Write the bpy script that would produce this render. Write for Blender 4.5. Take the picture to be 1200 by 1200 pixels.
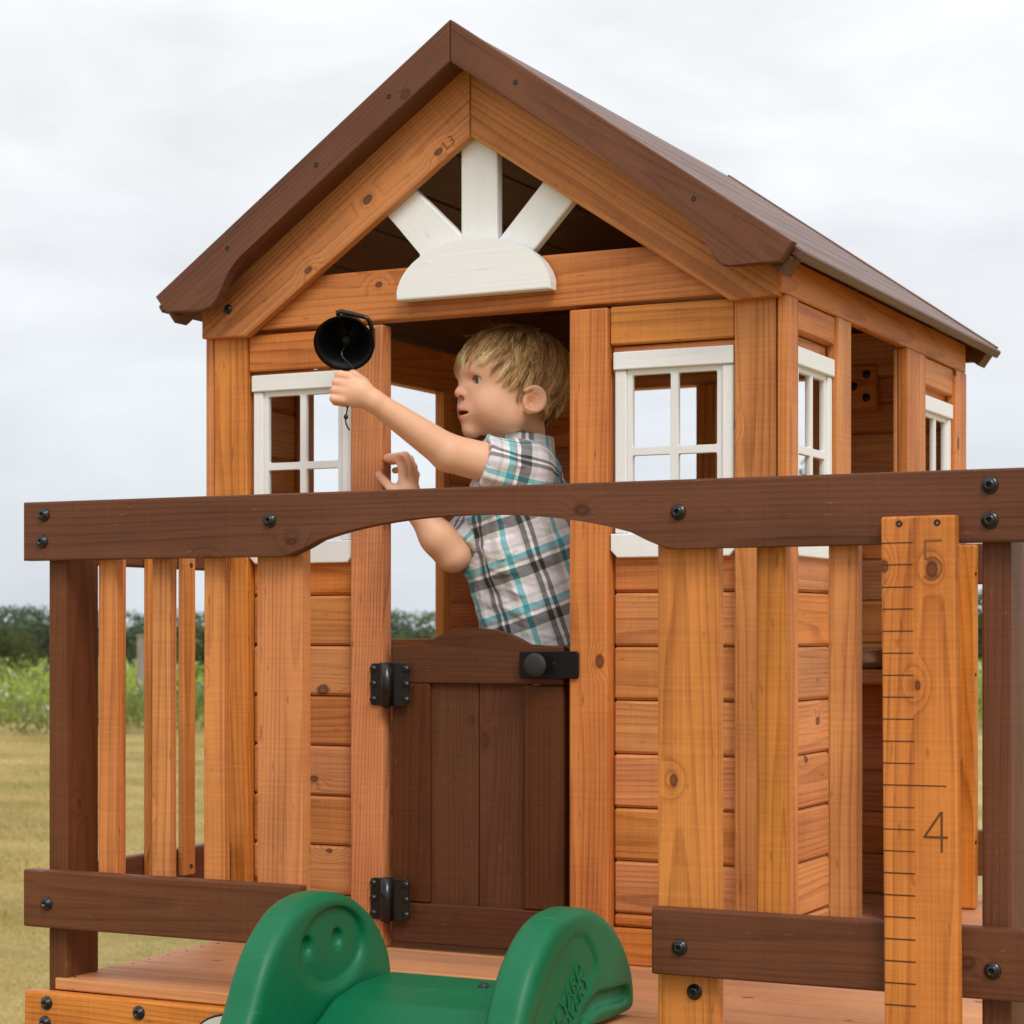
import bpy, bmesh, math, random
import numpy as np
from mathutils import Matrix, Vector

for _o in list(bpy.data.objects):
    bpy.data.objects.remove(_o)
scene = bpy.context.scene
COL = scene.collection
R = math.radians
random.seed(7)

# ------------------------------------------------------------------ camera
# World: x along the front of the playhouse, y into the depth, z = 0 on the deck.
cam_d = bpy.data.cameras.new('camera')
cam = bpy.data.objects.new('camera', cam_d); COL.objects.link(cam)
cam.location = (1.48, -2.85, 0.494)
cam.rotation_euler = (R(90), 0, math.atan(1217 / 2453.0))
cam_d.sensor_width = 36.0
cam_d.lens = 36.0 * 2453.0 / 1200.0
cam_d.shift_y = 142.0 / 1200.0
cam_d.clip_start = 0.05
cam_d.clip_end = 3000.0
cam_d.dof.use_dof = True
cam_d.dof.focus_distance = 2.85
cam_d.dof.aperture_fstop = 13.0
scene.camera = cam

# ------------------------------------------------------------------ sky, sun, exposure
SUN_EL, SUN_AZ = R(46), R(134)          # azimuth clockwise from +y (behind the house) : sun to the front right
world = bpy.data.worlds.new('World'); scene.world = world
world.use_nodes = True
wn = world.node_tree; wn.nodes.clear()
def WN(t, **k):
    n = wn.nodes.new(t)
    for a, b in k.items(): setattr(n, a, b)
    return n
w_out = WN('ShaderNodeOutputWorld')
w_sky = WN('ShaderNodeTexSky', sky_type='NISHITA', sun_disc=False, sun_elevation=SUN_EL, sun_rotation=SUN_AZ)
w_bg = WN('ShaderNodeBackground'); w_bg.inputs[1].default_value = 0.10
wn.links.new(w_sky.outputs[0], w_bg.inputs[0])
w_tc = WN('ShaderNodeTexCoord')
w_sep = WN('ShaderNodeSeparateXYZ'); wn.links.new(w_tc.outputs['Generated'], w_sep.inputs[0])
w_el = WN('ShaderNodeMapRange'); w_el.inputs[1].default_value = 0.0; w_el.inputs[2].default_value = 1.0
wn.links.new(w_sep.outputs[2], w_el.inputs[0])
w_ramp = WN('ShaderNodeValToRGB')
e = w_ramp.color_ramp.elements
e[0].position = 0.0; e[0].color = (.60, .645, .70, 1)
e[1].position = 1.0; e[1].color = (1.16, 1.16, 1.17, 1)
for p, c in ((0.06, (.65, .685, .73, 1)), (0.14, (.745, .765, .79, 1)), (0.25, (.84, .85, .86, 1)), (0.5, (1.02, 1.025, 1.03, 1))):
    q = e.new(p); q.color = c
wn.links.new(w_el.outputs[0], w_ramp.inputs[0])
w_map = WN('ShaderNodeMapping'); w_map.inputs['Scale'].default_value = (1.0, 1.0, 2.6)
wn.links.new(w_tc.outputs['Generated'], w_map.inputs[0])
w_n1 = WN('ShaderNodeTexNoise'); w_n1.inputs['Scale'].default_value = 5.5; w_n1.inputs['Detail'].default_value = 7
w_n1.inputs['Roughness'].default_value = 0.55; w_n1.inputs['Distortion'].default_value = 0.35
wn.links.new(w_map.outputs[0], w_n1.inputs['Vector'])
w_mr = WN('ShaderNodeMapRange'); w_mr.inputs[1].default_value = 0.33; w_mr.inputs[2].default_value = 0.67
w_mr.inputs[3].default_value = 0.875; w_mr.inputs[4].default_value = 1.08
wn.links.new(w_n1.outputs[0], w_mr.inputs[0])
w_mul = WN('ShaderNodeVectorMath', operation='SCALE')
wn.links.new(w_ramp.outputs[0], w_mul.inputs[0]); wn.links.new(w_mr.outputs[0], w_mul.inputs['Scale'])
w_bgc = WN('ShaderNodeBackground'); w_bgc.inputs[1].default_value = 0.95
wn.links.new(w_mul.outputs[0], w_bgc.inputs[0])
w_mix = WN('ShaderNodeMixShader'); w_mix.inputs[0].default_value = 0.92     # nearly closed cloud cover
wn.links.new(w_bg.outputs[0], w_mix.inputs[1]); wn.links.new(w_bgc.outputs[0], w_mix.inputs[2])
wn.links.new(w_mix.outputs[0], w_out.inputs[0])

sun_d = bpy.data.lights.new('sun', 'SUN'); sun_d.energy = 1.5; sun_d.angle = R(22); sun_d.color = (1.0, .955, .89)
sun = bpy.data.objects.new('sun', sun_d); COL.objects.link(sun)
_sd = Vector((math.sin(SUN_AZ) * math.cos(SUN_EL), math.cos(SUN_AZ) * math.cos(SUN_EL), math.sin(SUN_EL)))
sun.rotation_euler = _sd.to_track_quat('Z', 'Y').to_euler(); sun.location = (3, -3, 6)
vs = scene.view_settings
vs.view_transform = 'Standard'; vs.look = 'None'; vs.exposure = 0.33; vs.gamma = 1.0; vs.use_curve_mapping = False
scene.cycles.max_bounces = 5
scene.cycles.use_denoising = True

# ------------------------------------------------------------------ materials
MATS = {}
class NT:
    def __init__(s, name):
        s.m = bpy.data.materials.new(name); s.m.use_nodes = True
        s.t = s.m.node_tree; s.b = s.t.nodes['Principled BSDF']; s.o = s.t.nodes['Material Output']
        MATS[name] = s.m
    def n(s, typ, _in=None, **k):
        n = s.t.nodes.new(typ)
        for a, b in k.items(): setattr(n, a, b)
        for a, b in (_in or {}).items():
            if hasattr(b, 'is_linked') or isinstance(b, bpy.types.NodeSocket): s.t.links.new(b, n.inputs[a])
            else: n.inputs[a].default_value = b
        return n
    def math(s, op, a, b=0.0, c=None):
        d = {0: a, 1: b}
        if c is not None: d[2] = c
        return s.n('ShaderNodeMath', d, operation=op).outputs[0]
    def ramp(s, fac, stops, interp='LINEAR'):
        n = s.n('ShaderNodeValToRGB', {0: fac}); r = n.color_ramp; r.interpolation = interp
        for i, (p, c) in enumerate(stops):
            q = r.elements[i] if i < 2 else r.elements.new(p)
            q.position = p; q.color = (*c, 1) if len(c) == 3 else c
        return n.outputs[0]
    def mix(s, fac, a, b, mode='MIX'):
        n = s.n('ShaderNodeMix', data_type='RGBA', blend_type=mode)
        for i, v in ((0, fac), (6, a), (7, b)):
            if isinstance(v, bpy.types.NodeSocket): s.t.links.new(v, n.inputs[i])
            elif i == 0: n.inputs[0].default_value = v
            else: n.inputs[i].default_value = (*v, 1)
        return n.outputs[2]
    def set(s, **k):
        for a, v in k.items():
            key = a.replace('_', ' ')
            if isinstance(v, bpy.types.NodeSocket): s.t.links.new(v, s.b.inputs[key])
            else: s.b.inputs[key].default_value = v

def wood(name, early, late, knot, ringc=1.0, rough=0.55, varv=0.16, knots=1.0, saw=1.0, spec=0.35, bump=1.0, scuff=0.0):
    """Solid wood cut from a log: rings round a far pith, grain along local x, knots through the thickness."""
    s = NT(name)
    tc = s.n('ShaderNodeTexCoord').outputs['Object']
    rnd = s.n('ShaderNodeObjectInfo').outputs['Random']
    r2 = s.math('FRACT', s.math('MULTIPLY', rnd, 17.31))
    r3 = s.math('FRACT', s.math('MULTIPLY', rnd, 41.77))
    off = s.n('ShaderNodeCombineXYZ', {0: s.math('MULTIPLY', rnd, 37.0), 1: s.math('MULTIPLY', r2, 11.0), 2: s.math('MULTIPLY', r3, 9.0)}).outputs[0]
    p = s.n('ShaderNodeVectorMath', {0: tc, 1: off}, operation='ADD').outputs[0]
    sx = s.n('ShaderNodeSeparateXYZ', {0: tc})
    # knots
    kp = s.n('ShaderNodeVectorMath', {0: p, 1: (7.0, 11.0, 0.6)}, operation='MULTIPLY').outputs[0]
    kv = s.n('ShaderNodeTexVoronoi', {'Vector': kp, 'Scale': 1.0, 'Randomness': 1.0}, voronoi_dimensions='2D')
    kd0 = kv.outputs['Distance']
    kc = s.n('ShaderNodeSeparateColor', {0: kv.outputs['Color']})
    ksel = s.math('MULTIPLY', s.math('GREATER_THAN', kc.outputs[0], 0.79), knots)
    kn = s.n('ShaderNodeTexNoise', {'Vector': p, 'Scale': 90.0, 'Detail': 1.0}).outputs[0]
    kd = s.math('ADD', s.math('MULTIPLY', kd0, s.math('ADD', 1.05, s.math('MULTIPLY', kc.outputs[1], 1.7))), s.math('MULTIPLY', s.math('SUBTRACT', kn, 0.5), 0.055))
    kmask = s.math('MULTIPLY', s.n('ShaderNodeMapRange', {0: kd, 1: 0.135, 2: 0.085, 3: 0.0, 4: 1.0}, clamp=True).outputs[0], ksel)
    kcol = s.ramp(kd, [(0.0, (.25,) * 3), (.018, (.95,) * 3), (.045, (.75,) * 3), (.070, (.12,) * 3), (.092, (.30,) * 3), (.125, (1.0,) * 3)])
    kwarp = s.math('MULTIPLY', s.n('ShaderNodeMapRange', {0: kd0, 1: 0.26, 2: 0.03, 3: 0.0, 4: 1.0}, clamp=True, interpolation_type='SMOOTHSTEP').outputs[0], ksel)
    # rings
    gp = s.n('ShaderNodeVectorMath', {0: p, 1: (1.1, 9.0, 9.0)}, operation='MULTIPLY').outputs[0]
    wn1 = s.n('ShaderNodeTexNoise', {'Vector': gp, 'Scale': 1.3, 'Detail': 2.0, 'Roughness': 0.5}).outputs[0]
    yy = s.math('ADD', sx.outputs[1], s.math('MULTIPLY', s.math('SUBTRACT', rnd, 0.5), 0.10))
    yy = s.math('ADD', yy, s.math('MULTIPLY', sx.outputs[0], s.math('MULTIPLY', s.math('SUBTRACT', r2, 0.5), 0.06)))
    zz = s.math('ADD', sx.outputs[2], s.math('ADD', 0.022, s.math('MULTIPLY', r3, 0.06)))
    zz = s.math('ADD', zz, s.math('MULTIPLY', sx.outputs[0], s.math('MULTIPLY', s.math('SUBTRACT', r3, 0.5), 0.05)))
    rr = s.math('SQRT', s.math('ADD', s.math('MULTIPLY', yy, yy), s.math('MULTIPLY', zz, zz)))
    rr = s.math('ADD', rr, s.math('MULTIPLY', s.math('SUBTRACT', wn1, 0.5), 0.022))
    rr = s.math('ADD', rr, s.math('MULTIPLY', kwarp, 0.011))
    ph = s.math('FRACT', s.math('MULTIPLY', rr, 165.0))
    ring = s.ramp(ph, [(0.0, (0.05,) * 3), (0.55, (.25,) * 3), (0.86, (1, 1, 1)), (0.95, (.75,) * 3), (1.0, (0.05,) * 3)])
    # fibres, saw marks, broad colour drift
    fp = s.n('ShaderNodeVectorMath', {0: p, 1: (5.0, 330.0, 330.0)}, operation='MULTIPLY').outputs[0]
    fib = s.n('ShaderNodeTexNoise', {'Vector': fp, 'Scale': 1.0, 'Detail': 1.5, 'Roughness': 0.6}).outputs[0]
    sp = s.n('ShaderNodeVectorMath', {0: p, 1: (230.0, 7.0, 7.0)}, operation='MULTIPLY').outputs[0]
    sawn = s.n('ShaderNodeTexNoise', {'Vector': sp, 'Scale': 1.0, 'Detail': 0.0}).outputs[0]
    bp = s.n('ShaderNodeVectorMath', {0: p, 1: (2.2, 16.0, 16.0)}, operation='MULTIPLY').outputs[0]
    broad = s.n('ShaderNodeTexNoise', {'Vector': bp, 'Scale': 1.0, 'Detail': 2.0, 'Roughness': 0.6}).outputs[0]
    blot = s.n('ShaderNodeTexNoise', {'Vector': p, 'Scale': 9.0, 'Detail': 3.0, 'Roughness': 0.65}).outputs[0]
    fac = s.math('ADD', s.math('MULTIPLY', ring, 0.42 * ringc), s.math('MULTIPLY', s.math('SUBTRACT', fib, 0.5), 0.75 * ringc))
    fac = s.math('ADD', fac, s.math('MULTIPLY', s.math('SUBTRACT', broad, 0.42), 1.35))
    fac = s.math('ADD', fac, s.math('MULTIPLY', s.math('SUBTRACT', sawn, 0.5), 0.20 * saw))
    fac = s.math('ADD', fac, s.math('MULTIPLY', s.math('SUBTRACT', blot, 0.5), 0.5))
    fac = s.math('MINIMUM', s.math('MAXIMUM', fac, 0.0), 1.0)
    col = s.mix(fac, early, late)
    kc2 = s.mix(kcol, tuple(k * .45 for k in knot), tuple(k * 2.1 for k in knot))
    col = s.mix(s.math('MULTIPLY', kmask, 0.85), col, kc2)
    pit = s.n('ShaderNodeTexNoise', {'Vector': s.n('ShaderNodeVectorMath', {0: p, 1: (28.0, 120.0, 120.0)}, operation='MULTIPLY').outputs[0], 'Scale': 1.0, 'Detail': 1.0}).outputs[0]
    col = s.mix(s.n('ShaderNodeMapRange', {0: pit, 1: .70, 2: .80, 3: 0.0, 4: .45}, clamp=True).outputs[0], col, knot)
    if scuff:
        sn = s.n('ShaderNodeTexNoise', {'Vector': s.n('ShaderNodeVectorMath', {0: p, 1: (45.0, 330.0, 330.0)}, operation='MULTIPLY').outputs[0], 'Scale': 1.0, 'Detail': 2.0}).outputs[0]
        sp2 = s.n('ShaderNodeTexNoise', {'Vector': p, 'Scale': 16.0, 'Detail': 2.0}).outputs[0]
        sm = s.math('MULTIPLY', s.n('ShaderNodeMapRange', {0: sn, 1: .69, 2: .77, 3: 0.0, 4: scuff}, clamp=True).outputs[0], s.math('GREATER_THAN', sp2, .56))
        col = s.mix(sm, col, (.42, .30, .22))
    hv = s.n('ShaderNodeHueSaturation', {'Hue': s.math('ADD', 0.5, s.math('MULTIPLY', s.math('SUBTRACT', r2, 0.5), 0.008)),
        'Saturation': s.math('ADD', 1.0, s.math('MULTIPLY', s.math('SUBTRACT', r3, 0.5), 0.12)),
        'Value': s.math('ADD', 1.0 - varv / 2, s.math('MULTIPLY', rnd, varv)), 'Color': col}).outputs[0]
    h = s.math('ADD', s.math('MULTIPLY', fib, 0.8), s.math('MULTIPLY', sawn, 0.9 * saw))
    bmp = s.n('ShaderNodeBump', {'Strength': 0.45 * bump, 'Distance': 0.0007, 'Height': h}).outputs[0]
    rg = s.math('ADD', rough, s.math('MULTIPLY', s.math('SUBTRACT', broad, 0.5), 0.25))
    s.set(Base_Color=hv, Roughness=rg, Normal=bmp, Specular_IOR_Level=spec)
    return s.m

CEDAR = wood('cedar', (.620, .232, .062), (.240, .062, .012), (.070, .019, .007))
SIDING = wood('cedar_siding', (.615, .240, .070), (.280, .080, .018), (.08, .023, .008), varv=.22, ringc=1.1)
STAIN = wood('brown_stain', (.150, .055, .025), (.064, .021, .009), (.045, .015, .007), ringc=.9, rough=.5, varv=.2, knots=.8, saw=.9, spec=.2, scuff=.28)
DOORST = wood('door_stain', (.115, .040, .016), (.056, .017, .006), (.04, .013, .006), ringc=.9, rough=.48, varv=.2, knots=.5, saw=1.1, spec=.2, scuff=.2)
ROOFW = wood('roof_stain', (.130, .055, .035), (.068, .026, .016), (.055, .025, .016), ringc=1.0, rough=.5, varv=.2, spec=.5)
DECKW = wood('deck_cedar', (.600, .285, .135), (.410, .170, .070), (.16, .06, .03), ringc=.9, rough=.6, varv=.16)
WHITE = wood('white_paint', (.80, .805, .80), (.72, .725, .72), (.66, .65, .63), ringc=.5, rough=.45, varv=.04, knots=.15, saw=.8, spec=.4, bump=.9)

def simple(name, col, rough=.5, spec=.5, metal=0.0, noise=0.0, nscale=60.0, bump=0.0):
    s = NT(name)
    c = col
    if noise or bump:
        tc = s.n('ShaderNodeTexCoord').outputs['Object']
        nz = s.n('ShaderNodeTexNoise', {'Vector': tc, 'Scale': nscale, 'Detail': 5.0, 'Roughness': .6}).outputs[0]
        c = s.mix(nz, tuple(x * (1 - noise) for x in col), tuple(x * (1 + noise) for x in col))
        if bump:
            s.set(Normal=s.n('ShaderNodeBump', {'Strength': bump, 'Distance': .001, 'Height': nz}).outputs[0])
        s.set(Roughness=s.math('ADD', rough - .08, s.math('MULTIPLY', nz, .16)))
    else: s.set(Roughness=rough)
    if isinstance(c, bpy.types.NodeSocket): s.set(Base_Color=c)
    else: s.set(Base_Color=(*c, 1))
    s.set(Specular_IOR_Level=spec, Metallic=metal)
    return s.m
BLACK = simple('black_metal', (.008, .008, .009), .24, .5, 0, .25, 120, .15)
BLACKSAT = simple('black_satin', (.006, .006, .0065), .45, .22, 0, .2, 200, .1)
BURN = simple('burnt_engraving', (.075, .034, .016), .8, .1)
FAINTBURN = simple('light_engraving', (.22, .085, .032), .8, .1)  # fainter mark, closer to the wood colour
STEEL = simple('steel', (.66, .66, .67), .34, .5, 1.0, .1, 40)
VINYL = simple('white_vinyl', (.75, .75, .74), .42, .45, 0, .03, 30)

# ------------------------------------------------------------------ object helpers
W = {}                                   # world matrix of each object built
def link(o, M, parent=None):
    COL.objects.link(o); W[o] = M.copy()
    if parent is not None:
        o.parent = parent; o.matrix_local = W[parent].inverted() @ M
    else: o.matrix_local = M
    return o
def tag(o, label=None, cat=None, group=None, kind=None):
    if label: o['label'] = label
    if cat: o['category'] = cat
    if group: o['group'] = group
    if kind: o['kind'] = kind
    return o
def empty(name, loc, label=None, cat=None, group=None):
    o = bpy.data.objects.new(name, None); o.empty_display_size = .1
    link(o, Matrix.Translation(loc)); return tag(o, label, cat, group)
def meshobj(name, verts, faces, mat, parent=None, M=None, smooth=False):
    me = bpy.data.meshes.new(name); me.from_pydata([tuple(v) for v in verts], [], [tuple(f) for f in faces]); me.update()
    if mat: me.materials.append(mat)
    if smooth: me.polygons.foreach_set('use_smooth', [True] * len(me.polygons))
    return link(bpy.data.objects.new(name, me), M or Matrix.Identity(4), parent)
def bmobj(name, bm, mat, parent=None, M=None, smooth=False):
    bmesh.ops.recalc_face_normals(bm, faces=bm.faces[:])
    me = bpy.data.meshes.new(name); bm.to_mesh(me); bm.free()
    if mat: me.materials.append(mat)
    if smooth: me.polygons.foreach_set('use_smooth', [True] * len(me.polygons))
    return link(bpy.data.objects.new(name, me), M or Matrix.Identity(4), parent)
AX = {'x': Vector((1, 0, 0)), 'y': Vector((0, 1, 0)), 'z': Vector((0, 0, 1))}
def box_bm(l, w, t, bev, seg=1):
    bm = bmesh.new(); bmesh.ops.create_cube(bm, size=1.0)
    bmesh.ops.scale(bm, vec=(l, w, t), verts=bm.verts[:])
    if bev:
        b = min(bev, .3 * min(l, w, t))
        bmesh.ops.bevel(bm, geom=bm.edges[:], offset=b, offset_type='OFFSET', segments=seg, profile=.5, affect='EDGES')
    return bm
def box(name, x, y, z, grain, mat, parent, bev=.0022, seg=1, jit=0.0, tilt=None):
    """A board: extents along the world axes, grain along one of them (local x)."""
    d = {'x': x[1] - x[0], 'y': y[1] - y[0], 'z': z[1] - z[0]}
    c = Vector(((x[0] + x[1]) / 2, (y[0] + y[1]) / 2, (z[0] + z[1]) / 2))
    oth = sorted([a for a in 'xyz' if a != grain], key=lambda a: -d[a])
    X = AX[grain]; Y = AX[oth[0]]; Z = X.cross(Y)
    M = Matrix.Translation(c)
    if jit: M = M @ Matrix.Rotation(R(random.uniform(-jit, jit)), 4, oth[1].upper())
    if tilt: M = M @ Matrix.Rotation(R(tilt), 4, oth[1].upper())
    M = M @ Matrix((X, Y, Z)).transposed().to_4x4()
    return bmobj(name, box_bm(d[grain], d[oth[0]], d[oth[1]], bev, seg), mat, parent, M)
def plate(name, pts, n, n0, n1, gdir, mat, parent, bev=.002, seg=1, org=None):
    """A board cut to an outline: pts are world (a, b) in the plane across axis n ('y' -> (x, z); 'x' -> (y, z); 'z' -> (x, y)),
    from n0 to n1 along n; gdir is the grain direction in the same (a, b)."""
    if n == 'y': A, B, N = AX['x'], AX['z'], AX['y']
    elif n == 'x': A, B, N = AX['y'], AX['z'], AX['x']
    else: A, B, N = AX['x'], AX['y'], AX['z']
    g = Vector(gdir).normalized(); X = A * g[0] + B * g[1]; Z = N; Y = Z.cross(X)
    cx = sum(p[0] for p in pts) / len(pts); cy = sum(p[1] for p in pts) / len(pts)
    C = A * cx + B * cy + N * ((n0 + n1) / 2)
    M = Matrix.Translation(C) @ Matrix((X, Y, Z)).transposed().to_4x4()
    Mi = M.inverted(); h = (n1 - n0) / 2
    loc = [Mi @ (A * p[0] + B * p[1] + N * ((n0 + n1) / 2)) for p in pts]
    area = sum(loc[i].x * loc[(i + 1) % len(loc)].y - loc[(i + 1) % len(loc)].x * loc[i].y for i in range(len(loc)))
    if area < 0: loc.reverse()
    bm = bmesh.new()
    lo = [bm.verts.new((p.x, p.y, -h)) for p in loc]; hi = [bm.verts.new((p.x, p.y, h)) for p in loc]
    bm.faces.new(list(reversed(lo))); bm.faces.new(hi)
    k = len(loc)
    for i in range(k): bm.faces.new((lo[i], lo[(i + 1) % k], hi[(i + 1) % k], hi[i]))
    if bev:
        ed = [e_ for e_ in bm.edges if abs(e_.verts[0].co.z - e_.verts[1].co.z) < 1e-6]
        bmesh.ops.bevel(bm, geom=ed, offset=bev, offset_type='OFFSET', segments=seg, profile=.5, affect='EDGES')
    return bmobj(name, bm, mat, parent, M)
def frame(c, z, up=(0, 0, 1)):
    """Matrix at c whose local z points along z."""
    Z = Vector(z).normalized(); U = Vector(up)
    if abs(Z.dot(U)) > .98: U = Vector((1, 0, 0))
    X = U.cross(Z).normalized(); Y = Z.cross(X)
    return Matrix.Translation(Vector(c)) @ Matrix((X, Y, Z)).transposed().to_4x4()
def lathe_data(prof, seg=16):
    V, Fc = [], []
    for r, z in prof:
        for i in range(seg):
            a = 2 * math.pi * i / seg; V.append((r * math.cos(a), r * math.sin(a), z))
    for j in range(len(prof) - 1):
        for i in range(seg):
            k = (i + 1) % seg
            Fc.append((j * seg + i, j * seg + k, (j + 1) * seg + k, (j + 1) * seg + i))
    Fc.append(tuple(range((len(prof) - 1) * seg, len(prof) * seg)))
    return V, Fc
def lathe(name, prof, mat, parent, M, seg=16, smooth=True):
    V, Fc = lathe_data(prof, seg); return meshobj(name, V, Fc, mat, parent, M, smooth)
def tube_data(pts, rad, seg=10, cap=True):
    P = [Vector(p) for p in pts]; V, Fc = [], []
    r = rad if isinstance(rad, (list, tuple)) else [rad] * len(P)
    up = None
    for i, p in enumerate(P):
        t = (P[min(i + 1, len(P) - 1)] - P[max(i - 1, 0)]).normalized()
        if up is None:
            up = Vector((0, 0, 1)) if abs(t.z) < .9 else Vector((1, 0, 0))
        x = up.cross(t).normalized(); up = t.cross(x)
        y = up
        for k in range(seg):
            a = 2 * math.pi * k / seg; V.append(p + x * (r[i] * math.cos(a)) + y * (r[i] * math.sin(a)))
    for i in range(len(P) - 1):
        for k in range(seg):
            l = (k + 1) % seg; Fc.append((i * seg + k, i * seg + l, (i + 1) * seg + l, (i + 1) * seg + k))
    if cap:
        Fc.append(tuple(reversed(range(seg)))); Fc.append(tuple(range((len(P) - 1) * seg, len(P) * seg)))
    return V, Fc
def tube(name, pts, rad, mat, parent, seg=10):
    V, Fc = tube_data(pts, rad, seg); return meshobj(name, V, Fc, mat, parent, None, True)
# a black dome bolt with a flange and a star socket, local z outwards
def _bolt_mesh():
    V, Fc = [], []; seg = 18
    prof = [(.0090, -.0005), (.0090, .0014), (.0082, .0022), (.0068, .0026), (.0062, .0046), (.0048, .0060), (.0034, .0064)]
    for r, z in prof:
        for i in range(seg): a = 2 * math.pi * i / seg; V.append((r * math.cos(a), r * math.sin(a), z))
    for z in (.0062, .0030):
        for i in range(seg):
            a = 2 * math.pi * i / seg; r = .0031 if i % 3 else .0021; V.append((r * math.cos(a), r * math.sin(a), z))
    n = len(prof) + 2
    for j in range(n - 1):
        for i in range(seg): k = (i + 1) % seg; Fc.append((j * seg + i, j * seg + k, (j + 1) * seg + k, (j + 1) * seg + i))
    Fc.append(tuple(range((n - 1) * seg, n * seg)))
    me = bpy.data.meshes.new('bolt'); me.from_pydata(V, [], Fc); me.materials.append(BLACK)
    me.polygons.foreach_set('use_smooth', [True] * len(me.polygons)); return me
BOLT = _bolt_mesh()
def bolt(c, nrm, parent, sc=1.0):
    return link(bpy.data.objects.new('bolt', BOLT), frame(c, nrm) @ Matrix.Rotation(random.uniform(0, 1), 4, 'Z') @ Matrix.Scale(sc * 1.1, 4), parent)
SCREW = None
def screw(c, nrm, parent, r=.0036):
    """countersunk screw head: flat dark disc with a small socket, just proud of the wood"""
    global SCREW
    if SCREW is None:
        V, Fc = lathe_data([(1, -.15), (1, .12), (.78, .2), (.42, .16), (.40, -.1)], 12)
        SCREW = bpy.data.meshes.new('screw'); SCREW.from_pydata(V, [], Fc); SCREW.materials.append(BLACK)
    return link(bpy.data.objects.new('screw', SCREW), frame(c, nrm) @ Matrix.Scale(r, 4), parent)
def text_mesh(name, body, size, depth, mat, parent, M, shear=0.0, spacing=1.0, bevel=0.0):
    cu = bpy.data.curves.new(name, 'FONT'); cu.body = body; cu.size = size; cu.extrude = depth; cu.shear = shear
    cu.space_character = spacing; cu.bevel_depth = bevel; cu.resolution_u = 3
    t = bpy.data.objects.new('tmp_text', cu); COL.objects.link(t)
    dg = bpy.context.evaluated_depsgraph_get(); me = bpy.data.meshes.new_from_object(t.evaluated_get(dg))
    bpy.data.objects.remove(t); me.name = name; me.materials.clear(); me.materials.append(mat)
    return link(bpy.data.objects.new(name, me), M, parent)

# ------------------------------------------------------------------ ground
GZ = -0.90
def ground_z(d):
    """terrain height at distance d from the playhouse: flat lawn, then a gentle dip behind the meadow"""
    return GZ - 3.2 * min(1.0, max(0.0, (d - 34.0) / 80.0)) ** 1.3 if d > 34 else GZ
def _ground():
    s = NT('lawn')
    tc = s.n('ShaderNodeTexCoord').outputs['Object']
    n1 = s.n('ShaderNodeTexNoise', {'Vector': tc, 'Scale': .35, 'Detail': 6.0, 'Roughness': .6}).outputs[0]
    mp = s.n('ShaderNodeVectorMath', {0: tc, 1: (.12, 1.1, 1.0)}, operation='MULTIPLY').outputs[0]
    n2 = s.n('ShaderNodeTexNoise', {'Vector': mp, 'Scale': 1.0, 'Detail': 4.0}).outputs[0]
    n3 = s.n('ShaderNodeTexNoise', {'Vector': tc, 'Scale': 26.0, 'Detail': 5.0, 'Roughness': .7}).outputs[0]
    f = s.math('ADD', s.math('MULTIPLY', n1, .6), s.math('ADD', s.math('MULTIPLY', n2, .55), s.math('MULTIPLY', n3, .5)))
    c = s.ramp(f, [(.58, (.19, .17, .06)), (1.02, (.50, .385, .18)), (.74, (.33, .262, .10)), (.88, (.44, .335, .145))])
    s.set(Base_Color=c, Roughness=.95, Specular_IOR_Level=.1, Normal=s.n('ShaderNodeBump', {'Strength': .8, 'Distance': .03, 'Height': n3}).outputs[0])
    rs = [0, 2, 4, 7, 11, 16, 22, 28, 34, 40, 48, 58, 70, 84, 100, 130, 180, 300, 600, 1200, 2200]
    seg = 72; V = [(0, .3, GZ)]; Fc = []
    for r in rs[1:]:
        for i in range(seg):
            a = 2 * math.pi * i / seg; V.append((r * math.cos(a), .3 + r * math.sin(a), ground_z(r)))
    for i in range(seg): Fc.append((0, 1 + i, 1 + (i + 1) % seg))
    for j in range(len(rs) - 2):
        for i in range(seg):
            k = (i + 1) % seg; a = 1 + j * seg; b = a + seg
            Fc.append((a + i, b + i, b + k, a + k))
    g = meshobj('ground', V, Fc, s.m, smooth=True); tag(g, 'mown yellow-green lawn reaching back to the meadow', kind='structure')
_ground()

# ------------------------------------------------------------------ deck
deck = empty('deck_platform', (.25, .3, GZ), 'raised cedar deck with screwed planks carrying the playhouse', 'deck')
DX0, DX1 = -.440, .975
y = -.452; i = 0
while y < 1.06:
    w = .0885
    z = random.uniform(-.0008, .0006)
    o = box('plank', (DX0 + random.uniform(-.003, .003), DX1), (y, y + w), (-.0165 + z, z), 'x', DECKW, deck, .0018)
    for sx in (DX0 + .018, DX1 - .02):
        for yy in (y + .02, y + w - .02):
            screw((sx + random.uniform(-.003, .003), yy, z - .0002), (0, 0, 1), o, .0030)
    y += w + .0022
rim = box('rim_board', (-.484, .985), (-.468, -.4475), (-.130, -.0185), 'x', CEDAR, deck, .003, 2)
for bx, bz in ((-.443, -.034), (-.282, -.035), (-.446, -.062), (-.282, -.09), (.538, -.05), (.91, -.05)): bolt((bx, -.468, bz), (0, -1, 0), rim)
box('rim_board', (-.452, -.432), (-.446, 1.05), (-.130, -.018), 'y', CEDAR, deck)
box('rim_board', (.955, .975), (-.446, 1.05), (-.130, -.018), 'y', CEDAR, deck)
box('rim_board', (-.43, .953), (1.03, 1.05), (-.130, -.018), 'x', CEDAR, deck)
for px in (-.43, .93):
    for py in (-.40, 1.0):
        box('leg', (px - .03, px + .03), (py - .03, py + .03), (GZ - .05, -.02), 'z', STAIN, deck, .003)
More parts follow.
